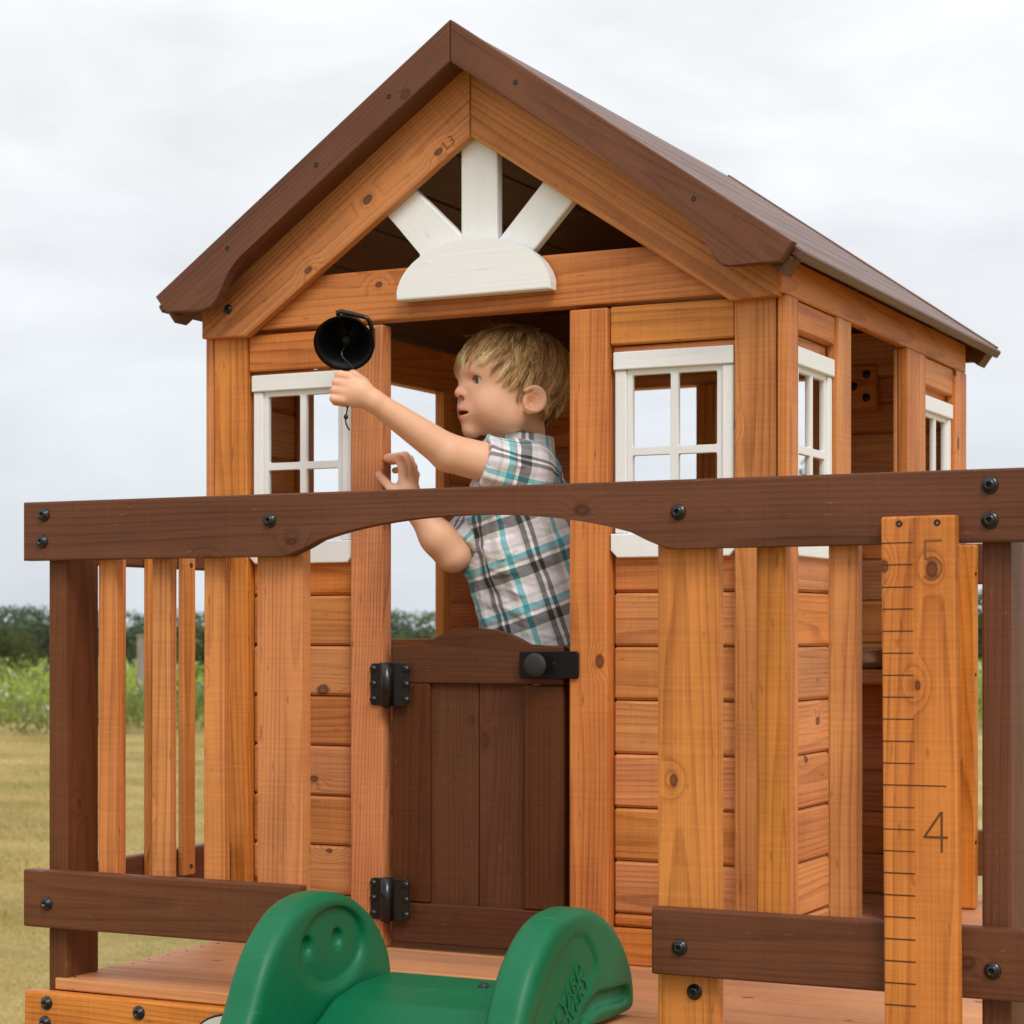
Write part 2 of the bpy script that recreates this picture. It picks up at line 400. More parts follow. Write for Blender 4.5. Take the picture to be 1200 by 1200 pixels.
# oval plaque on the rim board, a green tuft of grass on white
pl_c = Vector((-.124, -.4695, -.064))
V, Fc = lathe_data([(.066, 0), (.066, .0014), (.0645, .0018)], 40)
o = meshobj('plaque', [(a, b * .62, c) for a, b, c in V], Fc, BLACK, deck, frame(pl_c, (0, -1, 0)))
V, Fc = lathe_data([(.063, .0005), (.063, .0022)], 40)
pf = meshobj('plaque_face', [(a, b * .60, c) for a, b, c in V], Fc, simple('plaque_white', (.56, .55, .52), .5), o, frame(pl_c, (0, -1, 0)))
GREENPRINT = simple('green_print', (.01, .11, .03), .5)
V, Fc = [], []
for k, (a, l) in enumerate(((-35, .018), (-20, .026), (-8, .034), (4, .030), (15, .036), (28, .024), (40, .017))):
    c0 = Vector((-.022 + k * .0042, -.002)); d = Vector((math.sin(R(a)), math.cos(R(a)))); n_ = Vector((d.y, -d.x))
    b = len(V)
    for q in (c0 - n_ * .0028, c0 + n_ * .0028, c0 + d * l): V.append((q.x, q.y, .0027))
    Fc.append((b, b + 1, b + 2))
meshobj('plaque_mark', V, Fc, GREENPRINT, o, frame(pl_c, (0, -1, 0)))

# ------------------------------------------------------------------ front railing
RF, RB = -.468, -.446                                   # front and back of the rails
fr = empty('front_railing', (.25, -.45, 0), 'brown railing across the porch front with an arched top rail over the slide', 'railing')
pts = [(-.486, .598), (-.052, .5975)]
xc, hw = .236, .272
for k in range(25):
    d = -1 + 2 * k / 24
    pts.append((xc + d * hw, .5975 + .049 * max(0.0, 1 - d * d) ** .72))
pts += [(.524, .5975), (.995, .598), (.995, .682), (-.486, .682)]
top = plate('top_rail', pts, 'y', RF, RB, (1, 0), STAIN, fr, .0028, 2)
for bx, bz in ((-.448, .663), (-.451, .625), (-.066, .646), (.525, .642), (.907, .663), (.907, .623)): bolt((bx, RF, bz), (0, -1, 0), top)
bl = box('bottom_rail', (-.486, -.020), (RF, RB), (.073, .155), 'x', STAIN, fr, .0028, 2); bolt((-.443, RF, .108), (0, -1, 0), bl)
br = box('bottom_rail', (.489, .995), (RF, RB), (.075, .157), 'x', STAIN, fr, .0028, 2)
bolt((.527, RF, .110), (0, -1, 0), br); bolt((.910, RF, .109), (0, -1, 0), br)
BY0, BY1 = -.4455, -.4265
for x0, x1 in ((-.371, -.3385), (-.278, -.2465), (-.190, -.156), (.617, .655), (.708, .745)):
    box('baluster', (x0, x1), (BY0, BY1), (.078, .66), 'z', CEDAR, fr, .0028, jit=.15)
wl = box('opening_board', (-.102, -.030), (BY0, -.4205), (-.10, .66), 'z', CEDAR, fr, .003, 2)
wr = box('opening_board', (.488, .568), (BY0, -.4235), (-.10, .66), 'z', CEDAR, fr, .003, 2)
bolt((.5375, BY0, .053), (0, -1, 0), wr)
for x0, x1 in ((-.458, -.425), (.892, .926)):
    box('post', (x0, x1), (BY0, -.372), (-.30, .66), 'z', STAIN, fr, .003, 2)
# the height ruler screwed on over the rails: inch marks and foot numbers burnt into the wood
ru_y = -.4885
ru = box('height_ruler', (.7905, .8775), (ru_y, -.4685), (GZ + .02, .629), 'z', CEDAR, fr, .0028, 2, tilt=-.42)
tag(ru, 'cedar height ruler board with burnt inch marks and foot numbers')
RM = W[ru]
# a frame on the ruler's front face: a to the right, b up, origin at its top left corner
rz = math.radians(-.42)
_cx, _cz = (.7905 + .8775) / 2, (GZ + .02 + .629) / 2
def ruler_pt(a, z):
    dx, dz = a - .0435, z - _cz
    M = Matrix.Translation((_cx, 0, _cz)) @ Matrix.Rotation(R(-.42), 4, 'Y')
    p = M @ Vector((dx, 0, dz)); return Vector((p.x, ru_y, p.z))
def ruler_mark(a0, a1, z, h, name='inch_mark'):
    A = ruler_pt(a0, z); B = ruler_pt(a1, z)
    return plate(name, [(A.x, A.z - h / 2), (B.x, B.z - h / 2), (B.x, B.z + h / 2), (A.x, A.z + h / 2)], 'y', ru_y - .0004, ru_y + .0006, (1, 0), BURN, ru, 0)
for k in range(-3, 13):
    z = .319 + k * .0254
    if k == 0: ruler_mark(.001, .075, z, .0013, 'foot_mark')
    elif k != 12: ruler_mark(.001, .0375, z + random.uniform(-.0003, .0003), .0012)
for k in range(-11, -3): ruler_mark(.001, .0375, .319 + k * .0254, .0015)
def ruler_stroke(pts, w, mt=None, name='foot_number'):
    V, Fc = [], []
    for (a, z), (c, d) in zip(pts[:-1], pts[1:]):
        p, q = ruler_pt(a, z), ruler_pt(c, d); t = (q - p).normalized(); n_ = Vector((-t.z, 0, t.x)) * w / 2; k = len(V); e_ = t * w * .3
        V += [p - e_ + n_, p - e_ - n_, q + e_ - n_, q + e_ + n_]; Fc.append((k, k + 1, k + 2, k + 3))
    for i_, v in enumerate(V): v.y = ru_y - .0004 - .00006 * (i_ // 4)
    return meshobj(name, V, Fc, mt or MARK, ru)
MARK = simple('number_engraving', (.13, .055, .022), .8, .1)
z4 = .319 - .0302
n4 = ruler_stroke([(.0685, z4), (.0490, z4 - .0285), (.0755, z4 - .0285)], .0026)
ruler_stroke([(.0692, z4), (.0690, z4 - .0450)], .0026)
z5 = .6000
ruler_stroke([(.0710, z5), (.0525, z5), (.0522, z5 - .0205)] + [(.0600 + .0115 * math.sin(t), z5 - .0315 + .0125 * math.cos(t)) for t in [R(v) for v in (-35, -10, 20, 50, 80, 110, 140, 170, 200, 225)]], .0022, FAINTBURN)
for a in (.022, .0665): p = ruler_pt(a, .6205); screw((p.x, ru_y - .0002, p.z), (0, -1, 0), ru, .0040)

# ------------------------------------------------------------------ side railing on the left, back railing on the right
lr = empty('side_railing', (-.44, -.2, 0), 'short side railing between the left corner post and the house', 'railing')
box('top_rail', (-.4565, -.4345), (-.372, -.012), (.594, .678), 'y', STAIN, lr, .0028)
box('bottom_rail', (-.4565, -.4345), (-.372, -.012), (.075, .157), 'y', STAIN, lr, .0028)
for k in range(4):
    y0 = -.341 + k * .089
    b = box('baluster', (-.434, -.422), (y0, y0 + .032), (.116, .655), 'z', CEDAR, lr, .0022, jit=.15)
    for z in (.130, .600): screw((-.4218, y0 + .019, z), (1, 0, 0), b, .0038)
bk = empty('back_railing', (.75, .89, 0), 'brown back railing with one cedar slat beside the house rear corner', 'railing')
box('top_rail', (.525, .985), (.889, .911), (.582, .655), 'x', STAIN, bk, .0028)
box('bottom_rail', (.525, .985), (.889, .911), (.058, .140), 'x', STAIN, bk, .0028)
b = box('baluster', (.528, .560), (.862, .888), (.001, .652), 'z', CEDAR, bk, .0028)
for z in (.12, .42, .60): screw((.5603, .868, z), (1, 0, 0), b, .004)
for k in range(3): box('baluster', (.650 + k * .0915, .690 + k * .0915), (.869, .888), (.03, .652), 'z', CEDAR, bk, .0028)
box('post', (.92, .953), (.912, .985), (.001, .67), 'z', STAIN, bk, .003)

# ------------------------------------------------------------------ playhouse
ph = empty('playhouse', (0, .5, 0), 'small cedar playhouse with a brown gable roof and white sunburst', 'playhouse')
ZT = .978
def post(x, y, z=(0.0005, ZT), name='corner_post', m=CEDAR): return box(name, x, y, z, 'z', m, ph, .003, 2)
post((-.478, -.414), (0, .034)); post((.424, .4868), (0, .034))
post((-.4945, -.4795), (0, .05), name='corner_trim'); post((.4890, .5050), (0, .0495), name='corner_trim')
post((-.2175, -.159), (-.003, .0265), name='door_jamb'); post((.163, .2255), (-.003, .040), name='door_jamb')
box('upper_board', (-.413, -.2185), (.004, .022), (.918, .9765), 'x', CEDAR, ph)
box('upper_board', (.2265, .4232), (.004, .022), (.9225, .979), 'x', CEDAR, ph)
box('upper_board', (-.413, -.2185), (.014, .030), (.880, .9165), 'x', CEDAR, ph)
box('upper_board', (.2265, .4232), (.014, .030), (.880, .921), 'x', CEDAR, ph)
box('header_beam', (-.462, .470), (.0015, .034), (.9845, 1.0645), 'x', CEDAR, ph, .003, 2)
g = plate('gable_rafter', [(-.489, .974), (-.404, .972), (.0035, 1.252), (.0035, 1.388), (-.489, 1.043)], 'y', -.0195, .0, (1, .70), CEDAR, ph, .003, 2)
bolt((-.437, -.0195, 1.018), (0, -1, 0), g, .8)
text_mesh('stamped_code', 'L3', .022, .0002, FAINTBURN, g, Matrix.Translation((-.037, -.0197, 1.234)) @ Matrix.Rotation(R(90), 4, 'X') @ Matrix.Rotation(R(35), 4, 'Z'))
plate('gable_rafter', [(.4975, .974), (.424, .972), (.0045, 1.252), (.0045, 1.388), (.4975, 1.043)], 'y', -.0195, .0, (1, -.70), CEDAR, ph, .003, 2)
# siding: tongue-and-groove boards with V joints, a base board below
ZJ = [.056, .076, .155, .234, .314, .394, .474, .5545, .632]
def siding_front(x0, x1):
    box('siding_board', (x0, x1), (.012, .034), (.0005, .0552), 'x', SIDING, ph, .002)
    for a, b in zip(ZJ[:-1], ZJ[1:]):
        box('siding_board', (x0, x1), (.0165 + random.uniform(-.0009, .0009), .032), (a + .0008, b - .0008), 'x', SIDING, ph, .0042, jit=.12)
    box('light_stop_board', (x0, x1), (.0325, .0375), (.0005, .632), 'z', SIDING, ph, 0)  # added panel that keeps light from leaking through the board gaps
siding_front(-.413, -.2185); siding_front(.2265, .4232)
def siding_side(xa, xb, y0, y1, zs):
    for a, b in zip(zs[:-1], zs[1:]): box('siding_board', (xa, xb), (y0, y1), (a + .0001, b - .0001), 'y', SIDING, ph, .0042)
# right side wall
box('header_beam', (.4885, .5032), (-.0185, 1.023), (.9785, 1.032), 'y', CEDAR, ph, .002)
box('upper_board', (.4800, .5005), (.0505, .2345), (.934, .977), 'y', CEDAR, ph)
box('upper_board', (.4800, .5005), (.7395, .9415), (.928, .977), 'y', CEDAR, ph)
post((.4865, .5050), (.2355, .305), name='door_jamb'); post((.4865, .5050), (.624, .7385), name='door_jamb')
post((.4790, .4860), (.6245, .650), name='inner_post'); post((.4865, .5050), (.9425, 1.022), name='corner_trim')
for y0, y1 in ((.0505, .2345), (.7395, .9415)):
    zs_ = [.0005] + ZJ[1:]
    for a, b in zip(zs_[:-1], zs_[1:]): box('siding_board', (.4765, .4925 + random.uniform(-.0009, .0009)), (y0, y1), (a + .0008, b - .0008), 'y', SIDING, ph, .0042, jit=.12)
    box('light_stop_board', (.4715, .4760), (y0, y1), (.0005, .632), 'z', SIDING, ph, 0)  # added here too, so the side wall gaps stay dark
    box('upper_board', (.474, .486), (y0, y1), (.885, .933), 'y', CEDAR, ph)
# back wall with its opening, back gable
for x0, x1 in ((-.474, -.2115), (.2065, .474)):
    for a, b in zip([.0005] + ZJ[1:-1] + [.632, .712, .792, .872, .93], ZJ[1:] + [.712, .792, .872, .93, .979]):
        if b > a + .01: box('siding_board', (x0, x1), (1.0, 1.018), (a + .0001, b - .0001), 'x', SIDING, ph, .004)
for a, b in zip([.0005] + ZJ[1:6], ZJ[1:7]): box('siding_board', (-.2105, .2055), (1.0, 1.018), (a + .0001, b - .0001), 'x', SIDING, ph, .004)
box('sill', (-.212, .207), (.985, 1.026), (.4745, .494), 'x', CEDAR, ph)
for x0, x1 in ((-.2380, -.2125), (.2075, .235), (-.014, .028)): post((x0, x1), (.968, .999), (.005, .979), 'inner_post')
box('header_beam', (-.485, .485), (.985, 1.024), (.980, 1.062), 'x', CEDAR, ph)
for k in range(4):
    z0 = 1.0635 + k * .082; z1 = z0 + .080
    f = lambda z: max(.004, (1.393 - z) / .70)
    plate('gable_board', [(-f(z0), z0), (f(z0), z0), (f(z1), z1), (-f(z1), z1)] if z1 < 1.385 else [(-f(z0), z0), (f(z0), z0), (0, 1.388)], 'y', 1.0, 1.018, (1, 0), STAIN, ph, .002)
# left wall with its window opening
zl = ZJ[1:] + [.712, .792, .872, .962]
siding_side(-.478, -.463, .052, .250, [.0005] + zl); siding_side(-.478, -.463, .768, .999, [.0005] + zl)
siding_side(-.478, -.463, .252, .766, [.0005] + ZJ[1:7])
box('sill', (-.488, -.448), (.230, .770), (.4655, .4835), 'y', CEDAR, ph)
box('header_beam', (-.490, -.462), (.05, 1.02), (.964, 1.045), 'y', CEDAR, ph)
post((-.4615, -.440), (.726, .756), (.484, .9635), 'inner_post'); post((-.4615, -.440), (.222, .250), (.002, .9635), 'inner_post')
post((-.494, -.4795), (.972, 1.022), name='corner_trim')
# fixing plate inside the back corner and the play counter
fp = box('fixing_plate', (.255, .345), (.980, .9985), (.915, 1.0), 'x', CEDAR, ph)
for bx, bz in ((.275, .938), (.275, .982), (.325, .938), (.325, .982), (.3, .96)): bolt((bx, .98, bz), (0, -1, 0), fp, .8)
box('counter_shelf', (.215, .452), (.83, .972), (.402, .428), 'x', CEDAR, ph)

V, Fc = lathe_data([(.030, 0), (.052, .002), (.060, .014), (.066, .034), (.070, .0355), (.068, .037), (.063, .035), (.057, .015), (.049, .005), (.02, .004)], 32)
bas = meshobj('metal_basin', V, Fc, STEEL, None, Matrix.Translation((.36, .90, .4285)), True)
tag(bas, 'small steel basin on the wooden counter inside the playhouse', 'basin')
# windows: vinyl grille behind white head, stiles and a sill with clipped corners
def grille(name, w, h, parent, M):
    cu = bpy.data.curves.new(name, 'CURVE'); cu.dimensions = '2D'; cu.fill_mode = 'BOTH'; cu.extrude = .0035; cu.bevel_depth = .0008; cu.bevel_resolution = 0
    def rect(x0, x1, y0, y1, r, rev):
        P = []
        for cx_, cy_, a0 in ((x1 - r, y1 - r, 0), (x0 + r, y1 - r, 90), (x0 + r, y0 + r, 180), (x1 - r, y0 + r, 270)):
            for k in range(4): a = R(a0 + 30 * k); P.append((cx_ + r * math.cos(a), cy_ + r * math.sin(a)))
        if rev: P.reverse()
        sp = cu.splines.new('POLY'); sp.points.add(len(P) - 1); sp.use_cyclic_u = True
        for q, pnt in zip(sp.points, P): q.co = (pnt[0], pnt[1], 0, 1)
    rect(0, w, 0, h, .002, False)
    e_ = .0075; m_ = .0105; hx = (w - 2 * e_ - m_) / 2; hy = (h - 2 * e_ - m_) / 2
    for i_ in (0, 1):
        for j_ in (0, 1):
            x0 = e_ + i_ * (hx + m_); y0 = e_ + j_ * (hy + m_); rect(x0, x0 + hx, y0, y0 + hy, .0035, True)
    t = bpy.data.objects.new('tmp', cu); COL.objects.link(t)
    me = bpy.data.meshes.new_from_object(t.evaluated_get(bpy.context.evaluated_depsgraph_get())); bpy.data.objects.remove(t)
    me.materials.clear(); me.materials.append(VINYL); me.name = name
    return link(bpy.data.objects.new(name, me), M, parent)
def window(face, a0, a1, n_out, label, z0=.606, z1=.9115):
    """face 'y': on the front (outward -y); 'x': on the right side (outward +x). a0..a1 across, n_out the outer face."""
    sgn = -1 if face == 'y' else 1
    e0 = Vector(((a0 + a1) / 2, n_out, z0)) if face == 'y' else Vector((n_out, (a0 + a1) / 2, z0))
    wo = bpy.data.objects.new('window', None); wo.empty_display_size = .05
    link(wo, Matrix.Translation(e0), ph); tag(wo, label)
    def rng(d0, d1): return tuple(sorted((n_out - sgn * d0, n_out - sgn * d1)))
    def pc(name, a, z, d, grain, seg=1):
        return box(name, a, rng(*d), z, grain if grain == 'z' else 'x', WHITE, wo, .0018, seg) if face == 'y' else box(name, rng(*d), a, z, grain if grain == 'z' else 'y', WHITE, wo, .0018, seg)
    pc('head_trim', (a0, a1), (z1 - .0265, z1), (0, .018), 'a', 2)
    st = .0195
    pc('stile', (a0 + .001, a0 + st), (z0 + .036, z1 - .027), (.004, .018), 'z'); pc('stile', (a1 - st, a1 - .001), (z0 + .036, z1 - .027), (.004, .018), 'z')
    c_ = .011
    sill = [(a0 - .004, z0 + .0355), (a0 - .004, z0 + c_), (a0 - .004 + c_, z0), (a1 + .004 - c_, z0), (a1 + .004, z0 + c_), (a1 + .004, z0 + .0355)]
    lo, hi = rng(-.001, .018)
    plate('sill', sill, face, lo, hi, (1, 0), WHITE, wo, .0015)
    gw, gh = a1 - a0 - 2 * st - .001, z1 - z0 - .0625
    if face == 'y': M = Matrix.Translation((a0 + st + .0005, n_out + .012, z0 + .0358)) @ Matrix.Rotation(R(90), 4, 'X')
    else: M = Matrix.Translation((n_out - .012, a0 + st + .0005, z0 + .0358)) @ Matrix.Rotation(R(90), 4, 'Z') @ Matrix.Rotation(R(90), 4, 'X')
    grille('grille', gw, gh, wo, M)
window('y', -.408, -.2205, .004, 'white four-pane window left of the brown door')
window('y', .2315, .4215, .004, 'white four-pane window right of the brown door')
window('x', .0535, .232, .5015, 'white four-pane window nearest the corner on the side wall')
window('x', .743, .939, .5015, 'far white four-pane window on the side wall')

# half door
dr = bpy.data.objects.new('half_door', None); link(dr, Matrix.Translation((-.142, 0, .01)), ph); tag(dr, 'dark brown half door with an arched top')
P = [(-.1475, .416), (.149, .416), (.149, .474), (.089, .4745)]
xm, hwid = .000, .089
for k in range(1, 20):
    d = 1 - 2 * k / 20; P.append((xm + d * hwid, .4745 + .027 * (max(0, 1 - d * d)) ** .85))
P += [(-.089, .4745), (-.1475, .474)]
plate('top_rail', P, 'y',   .0055, .0245, (1, 0), DOORST, dr, .0022)
box('stile', (-.1475, -.0805), (.006, .0245), (.0745, .4150), 'z', DOORST, dr, .0022)
box('stile', (.0825, .149), (.0057, .0245), (.0745, .4150), 'z', DOORST, dr, .0022)
box('bottom_rail', (-.1475, .149), (  .0055, .0245), (.011, .0735), 'x', DOORST, dr, .0022)
box('panel_plank', (-.088, .0002), (.0145, .0265), (.06, .43), 'z', DOORST, dr, .0022); box('panel_plank', (.0012, .09), (.015, .0265), (.06, .43), 'z', DOORST, dr, .0022)
box('back_brace', (.10, .160), (.025, .042), (.02, .472), 'z', DOORST, dr, .002)
lt = plate('latch_plate', [(.085, .4255), (.177, .4258), (.180, .4288), (.180, .4640), (.177, .4670), (.085, .4660), (.082, .4630), (.082, .4285)], 'y', -.0085, -.0032, (1, 0), BLACKSAT, dr, .001)
box('latch_spacer', (.088, .128), (-.003, .0052), (.430, .462), 'x', BLACKSAT, dr, .001)
lathe('knob', [(.006, -.001), (.006, .010), (.011, .012), (.0175, .0165), (.0185, .0205), (.0178, .0225), (.012, .0248), (.004, .0256)], simple('knob_rubber', (.024, .024, .026), .6, .35, 0, .15, 300, .2), lt, frame((.1185, -.0085, .4460), (0, -1, 0)), 24)
screw((.1405, -.0088, .446), (0, -1, 0), lt, .0040)
screw((.160, .010, .4745), (0, 0, 1), dr, .004)
def hinge(z0, z1):
    xb = -.1435
    h = plate('hinge', [(-.1795, z0 + .008), (-.1765, z0 + .001), (-.171, z0), (-.116, z0), (-.1105, z0 + .002), (-.1085, z0 + .010), (-.1115, z0 + .02), (-.1085, (z0 + z1) / 2), (-.1115, z1 - .02), (-.1085, z1 - .010), (-.1105, z1 - .002), (-.116, z1), (-.171, z1), (-.1765, z1 - .001), (-.1795, z1 - .008), (-.1765, z1 - .02), (-.1795, (z0 + z1) / 2), (-.1765, z0 + .02)], 'y', -.0075, -.0033, (1, 0), BLACK, dr, .0008)
    tube('barrel', [(xb - .004, -.0105, z0 - .0012), (xb - .004, -.0105, z1 + .0012)], .0098, BLACK, h, 14)
    tube('barrel', [(xb - .004, -.0105, z0 - .004), (xb - .004, -.0105, z0 - .0004)], .0055, BLACK, h, 10)
    for x_ in (-.1735, -.1150):
        for z_ in (z0 + .009, (z0 + z1) / 2, z1 - .009): bolt((x_, -.0072, z_), (0, -1, 0), h, .62)
hinge(.381, .447); hinge(.046, .111)

# sunburst on the gable: half disc and three rays
sb = bpy.data.objects.new('sunburst', None); link(sb, Matrix.Translation((.012, -.01, 1.01)), ph); tag(sb, 'white half-sun ornament with three rays')
cx0, rad, zb = .011, .1435, 1.0085
czc = 1.0945 - rad
P = [(cx0 + .1325 * math.cos(math.pi * k / 28), zb + .0865 * math.sin(math.pi * k / 28) ** .92) for k in range(29)]
plate('half_disc', P, 'y', -.0265, -.0035, (1, 0), WHITE, sb, .003, 2)
def ray(p0, p1, w, name='ray'):
    d = Vector((p1[0] - p0[0], p1[1] - p0[1])).normalized(); n_ = Vector((-d.y, d.x)) * (w / 2)
    return [(p0[0] + n_.x, p0[1] + n_.y), (p0[0] - n_.x, p0[1] - n_.y), (p1[0] - n_.x, p1[1] - n_.y), (p1[0] + n_.x, p1[1] + n_.y)]
plate('ray', [(-.0225, 1.066), (.0405, 1.066), (.0405, 1.262), (.0035, 1.285), (-.0225, 1.262)], 'y', .0012, .0200, (0, 1), WHITE, sb, .003, 2)
plate('ray', [(-.100, 1.0695), (-.090, 1.083), (-.175, 1.176), (-.175, 1.176), (-.123, 1.206), (-.018, 1.103), (-.030, 1.0695)][:2] + [(-.172, 1.167), (-.122, 1.203), (-.020, 1.106), (-.024, 1.0695)], 'y', .0014, .0195, (-.6, .8), WHITE, sb, .003, 2)
plate('ray', [(.038, 1.0695), (.036, 1.089), (.142, 1.202), (.186, 1.161), (.098, 1.0695)], 'y', .0014, .0195, (.6, .8), WHITE, sb, .003, 2)

# roof: planks along the ridge, front and back fascia, battens under the planks
rf = bpy.data.objects.new('roof', None); link(rf, Matrix.Translation((0, .5, 1.4)), ph); tag(rf, 'brown gable roof of overlapping planks')
SL = .7013; ca = 1 / math.sqrt(1 + SL * SL); sa = SL * ca
def zroof(x): return 1.4135 - SL * abs(x)
for sgn in (-1, 1):
    n_ = Vector((sgn * sa, 0, ca)); t_ = Vector((sgn * ca, 0, -sa))
    s0 = .001
    for k in range(7):
        wd = .0959; s1 = s0 + wd
        base = Vector((0, .5265, 1.4135)) + t_ * ((s0 + s1) / 2) - n_ * (.0085 + .0006 * random.random())
        X = Vector((0, 1, 0)); Y = t_; Z = X.cross(Y)
        M = Matrix.Translation(base) @ Matrix((X, Y, Z)).transposed().to_4x4()
        bmobj('roof_plank', box_bm(1.166 + random.uniform(-.004, .0), wd, .0155, .0026), ROOFW, rf, M)
        s0 = s1 + .0002
    F_ = [(0.0006, 1.352), (0.0006, 1.4155), (.5395, 1.0375), (.519, 1.011), (.446, 1.0115), (.432, 1.0135), (.4235, 1.0215), (.4135, 1.038), (.4045, 1.056), (.3985, 1.069), (.390, 1.0795), (.3765, 1.0895)]
    f = plate('fascia_board', [(sgn * a, b) for a, b in F_], 'y', -.077, -.0572, (1, -sgn * SL), STAIN, rf, .0022, 2)
    for q in (.105, .235, .40) if sgn < 0 else (.11, .392): screw((sgn * q, -.0772, zroof(q) - .028), (0, -1, 0), f, .0040)
    plate('fascia_board', [(sgn * a, b) for a, b in F_], 'y', 1.1105, 1.1300, (1, -sgn * SL), STAIN, rf, .0022)
    for ya, yb in ((-.0565, -.0205), (1.06, 1.1100)):
        q0, q1 = .002, .533
        plate('batten', [(sgn * q0, zroof(q0) - .021), (sgn * q1, zroof(q1) - .021), (sgn * (q1 - .016), zroof(q1) - .043), (sgn * q0, zroof(q0) - .056)], 'y', ya, yb, (1, -sgn * SL), STAIN, rf, .0015)

# ------------------------------------------------------------------ smooth surfaces from distance fields
def surface_net(f, lo, hi, h, n=8):
    """Mesh the zero level of f(P) inside a box: coarse blocks first, then naive surface nets on the blocks the surface crosses."""
    lo = np.array(lo, float); hi = np.array(hi, float)
    nb = np.ceil((hi - lo) / (h * n)).astype(int)
    g = np.stack(np.meshgrid(*[np.arange(k) for k in nb], indexing='ij'), -1).reshape(-1, 3)
    c = lo + (g + .5) * h * n
    d = np.concatenate([f(c[i:i + 200000]) for i in range(0, len(c), 200000)])
    g = g[np.abs(d) < h * n * 1.05 + .006]
    k = np.arange(n + 1); oi = np.stack(np.meshgrid(k, k, k, indexing='ij'), -1)          # (n+1)^3 corner offsets
    S = np.empty((len(g), n + 1, n + 1, n + 1), np.float32)
    for i in range(0, len(g), 220):
        gi = g[i:i + 220]
        P = lo + (gi[:, None, None, None, :] * n + oi[None]) * h
        S[i:i + 220] = f(P.reshape(-1, 3)).reshape(len(gi), n + 1, n + 1, n + 1)
    G = nb * n + 2
    ins = S < 0
    cnt = np.zeros((len(g), n, n, n), np.int32); acc = np.zeros((len(g), n, n, n, 3)); num = np.zeros((len(g), n, n, n))
    for a in (0, 1):
        for b in (0, 1):
            for cc in (0, 1): cnt += ins[:, a:a + n, b:b + n, cc:cc + n]
    act = (cnt > 0) & (cnt < 8)
    bi, ci, cj, ck = np.nonzero(act)
    acc = np.zeros((len(bi), 3)); num = np.zeros(len(bi))
    for ax in range(3):
        for a in (0, 1):
            for b in (0, 1):
                o0 = [0, 0, 0]; q = [x for x in range(3) if x != ax]; o0[q[0]] = a; o0[q[1]] = b
                o1 = list(o0); o1[ax] = 1
                s0 = S[bi, ci + o0[0], cj + o0[1], ck + o0[2]]; s1 = S[bi, ci + o1[0], cj + o1[1], ck + o1[2]]
                m = (s0 < 0) != (s1 < 0)
                t = np.where(m, s0 / np.where(m, s0 - s1, 1), 0)
                p = np.zeros((len(bi), 3)); p[:] = o0; p[:, ax] += t
                acc += p * m[:, None]; num += m
    cell = g[bi] * n + np.stack([ci, cj, ck], -1)
    V = lo + (cell + acc / num[:, None]) * h
    key = (cell[:, 0] * G[1] + cell[:, 1]) * G[2] + cell[:, 2]
    order = np.argsort(key); skey = key[order]
    def find(cl):
        kk = (cl[:, 0] * G[1] + cl[:, 1]) * G[2] + cl[:, 2]
        j = np.clip(np.searchsorted(skey, kk), 0, len(skey) - 1)
        return np.where(skey[j] == kk, order[j], -1)
    Q = []
    for ax in range(3):
        sl0 = [slice(None)] + [slice(0, n)] * 3; sl1 = list(sl0); sl1[ax + 1] = slice(1, n + 1)
        a0 = ins[tuple(sl0)]; a1 = ins[tuple(sl1)]
        bb, i_, j_, k_ = np.nonzero(a0 != a1)
        base = g[bb] * n + np.stack([i_, j_, k_], -1); fl = a0[bb, i_, j_, k_]
        u, v = (ax + 1) % 3, (ax + 2) % 3
        cs = []
        for du, dv in ((-1, -1), (0, -1), (0, 0), (-1, 0)):
            cl = base.copy(); cl[:, u] += du; cl[:, v] += dv; cs.append(find(cl))
        q = np.stack(cs, -1); q[~fl] = q[~fl][:, ::-1]
        Q.append(q[(q >= 0).all(1)])
    return V, np.concatenate(Q)
def relax(V, Q, it=2, lam=.5):
    """light smoothing of the lattice steps"""
    E_ = np.concatenate([Q[:, [0, 1]], Q[:, [1, 2]], Q[:, [2, 3]], Q[:, [3, 0]]])
    for _ in range(it):
        A = np.zeros_like(V); c = np.zeros(len(V))
        np.add.at(A, E_[:, 0], V[E_[:, 1]]); np.add.at(A, E_[:, 1], V[E_[:, 0]])
        np.add.at(c, E_[:, 0], 1); np.add.at(c, E_[:, 1], 1)
        V = V + lam * (A / np.maximum(c, 1)[:, None] - V)
    return V
def npmesh(name, V, Q, mat, parent=None, smooth=True, colors=None, uv=None):
    me = bpy.data.meshes.new(name)
    k = Q.shape[1]
    me.vertices.add(len(V)); me.vertices.foreach_set('co', np.asarray(V, np.float32).ravel())
    me.loops.add(Q.size); me.loops.foreach_set('vertex_index', np.asarray(Q, np.int32).ravel())
    me.polygons.add(len(Q)); me.polygons.foreach_set('loop_start', np.arange(0, Q.size, k, dtype=np.int32))
    me.polygons.foreach_set('loop_total', np.full(len(Q), k, np.int32))
    me.update(calc_edges=True); me.validate()
    if smooth: me.polygons.foreach_set('use_smooth', [True] * len(me.polygons))
    if colors is not None:
        a = me.color_attributes.new('tint', 'FLOAT_COLOR', 'POINT')
        a.data.foreach_set('color', np.concatenate([colors, np.ones((len(colors), 1))], 1).astype(np.float32).ravel())
    if uv is not None:
        a = me.attributes.new('cloth_uv', 'FLOAT_VECTOR', 'POINT')
        a.data.foreach_set('vector', np.asarray(uv, np.float32).ravel())
    me.materials.append(mat)
    return link(bpy.data.objects.new(name, me), Matrix.Identity(4), parent)
def smin(a, b, k):
    h = np.clip(.5 + .5 * (b - a) / k, 0, 1); return b + (a - b) * h - k * h * (1 - h)
def smax(a, b, k): return -smin(-a, -b, k)
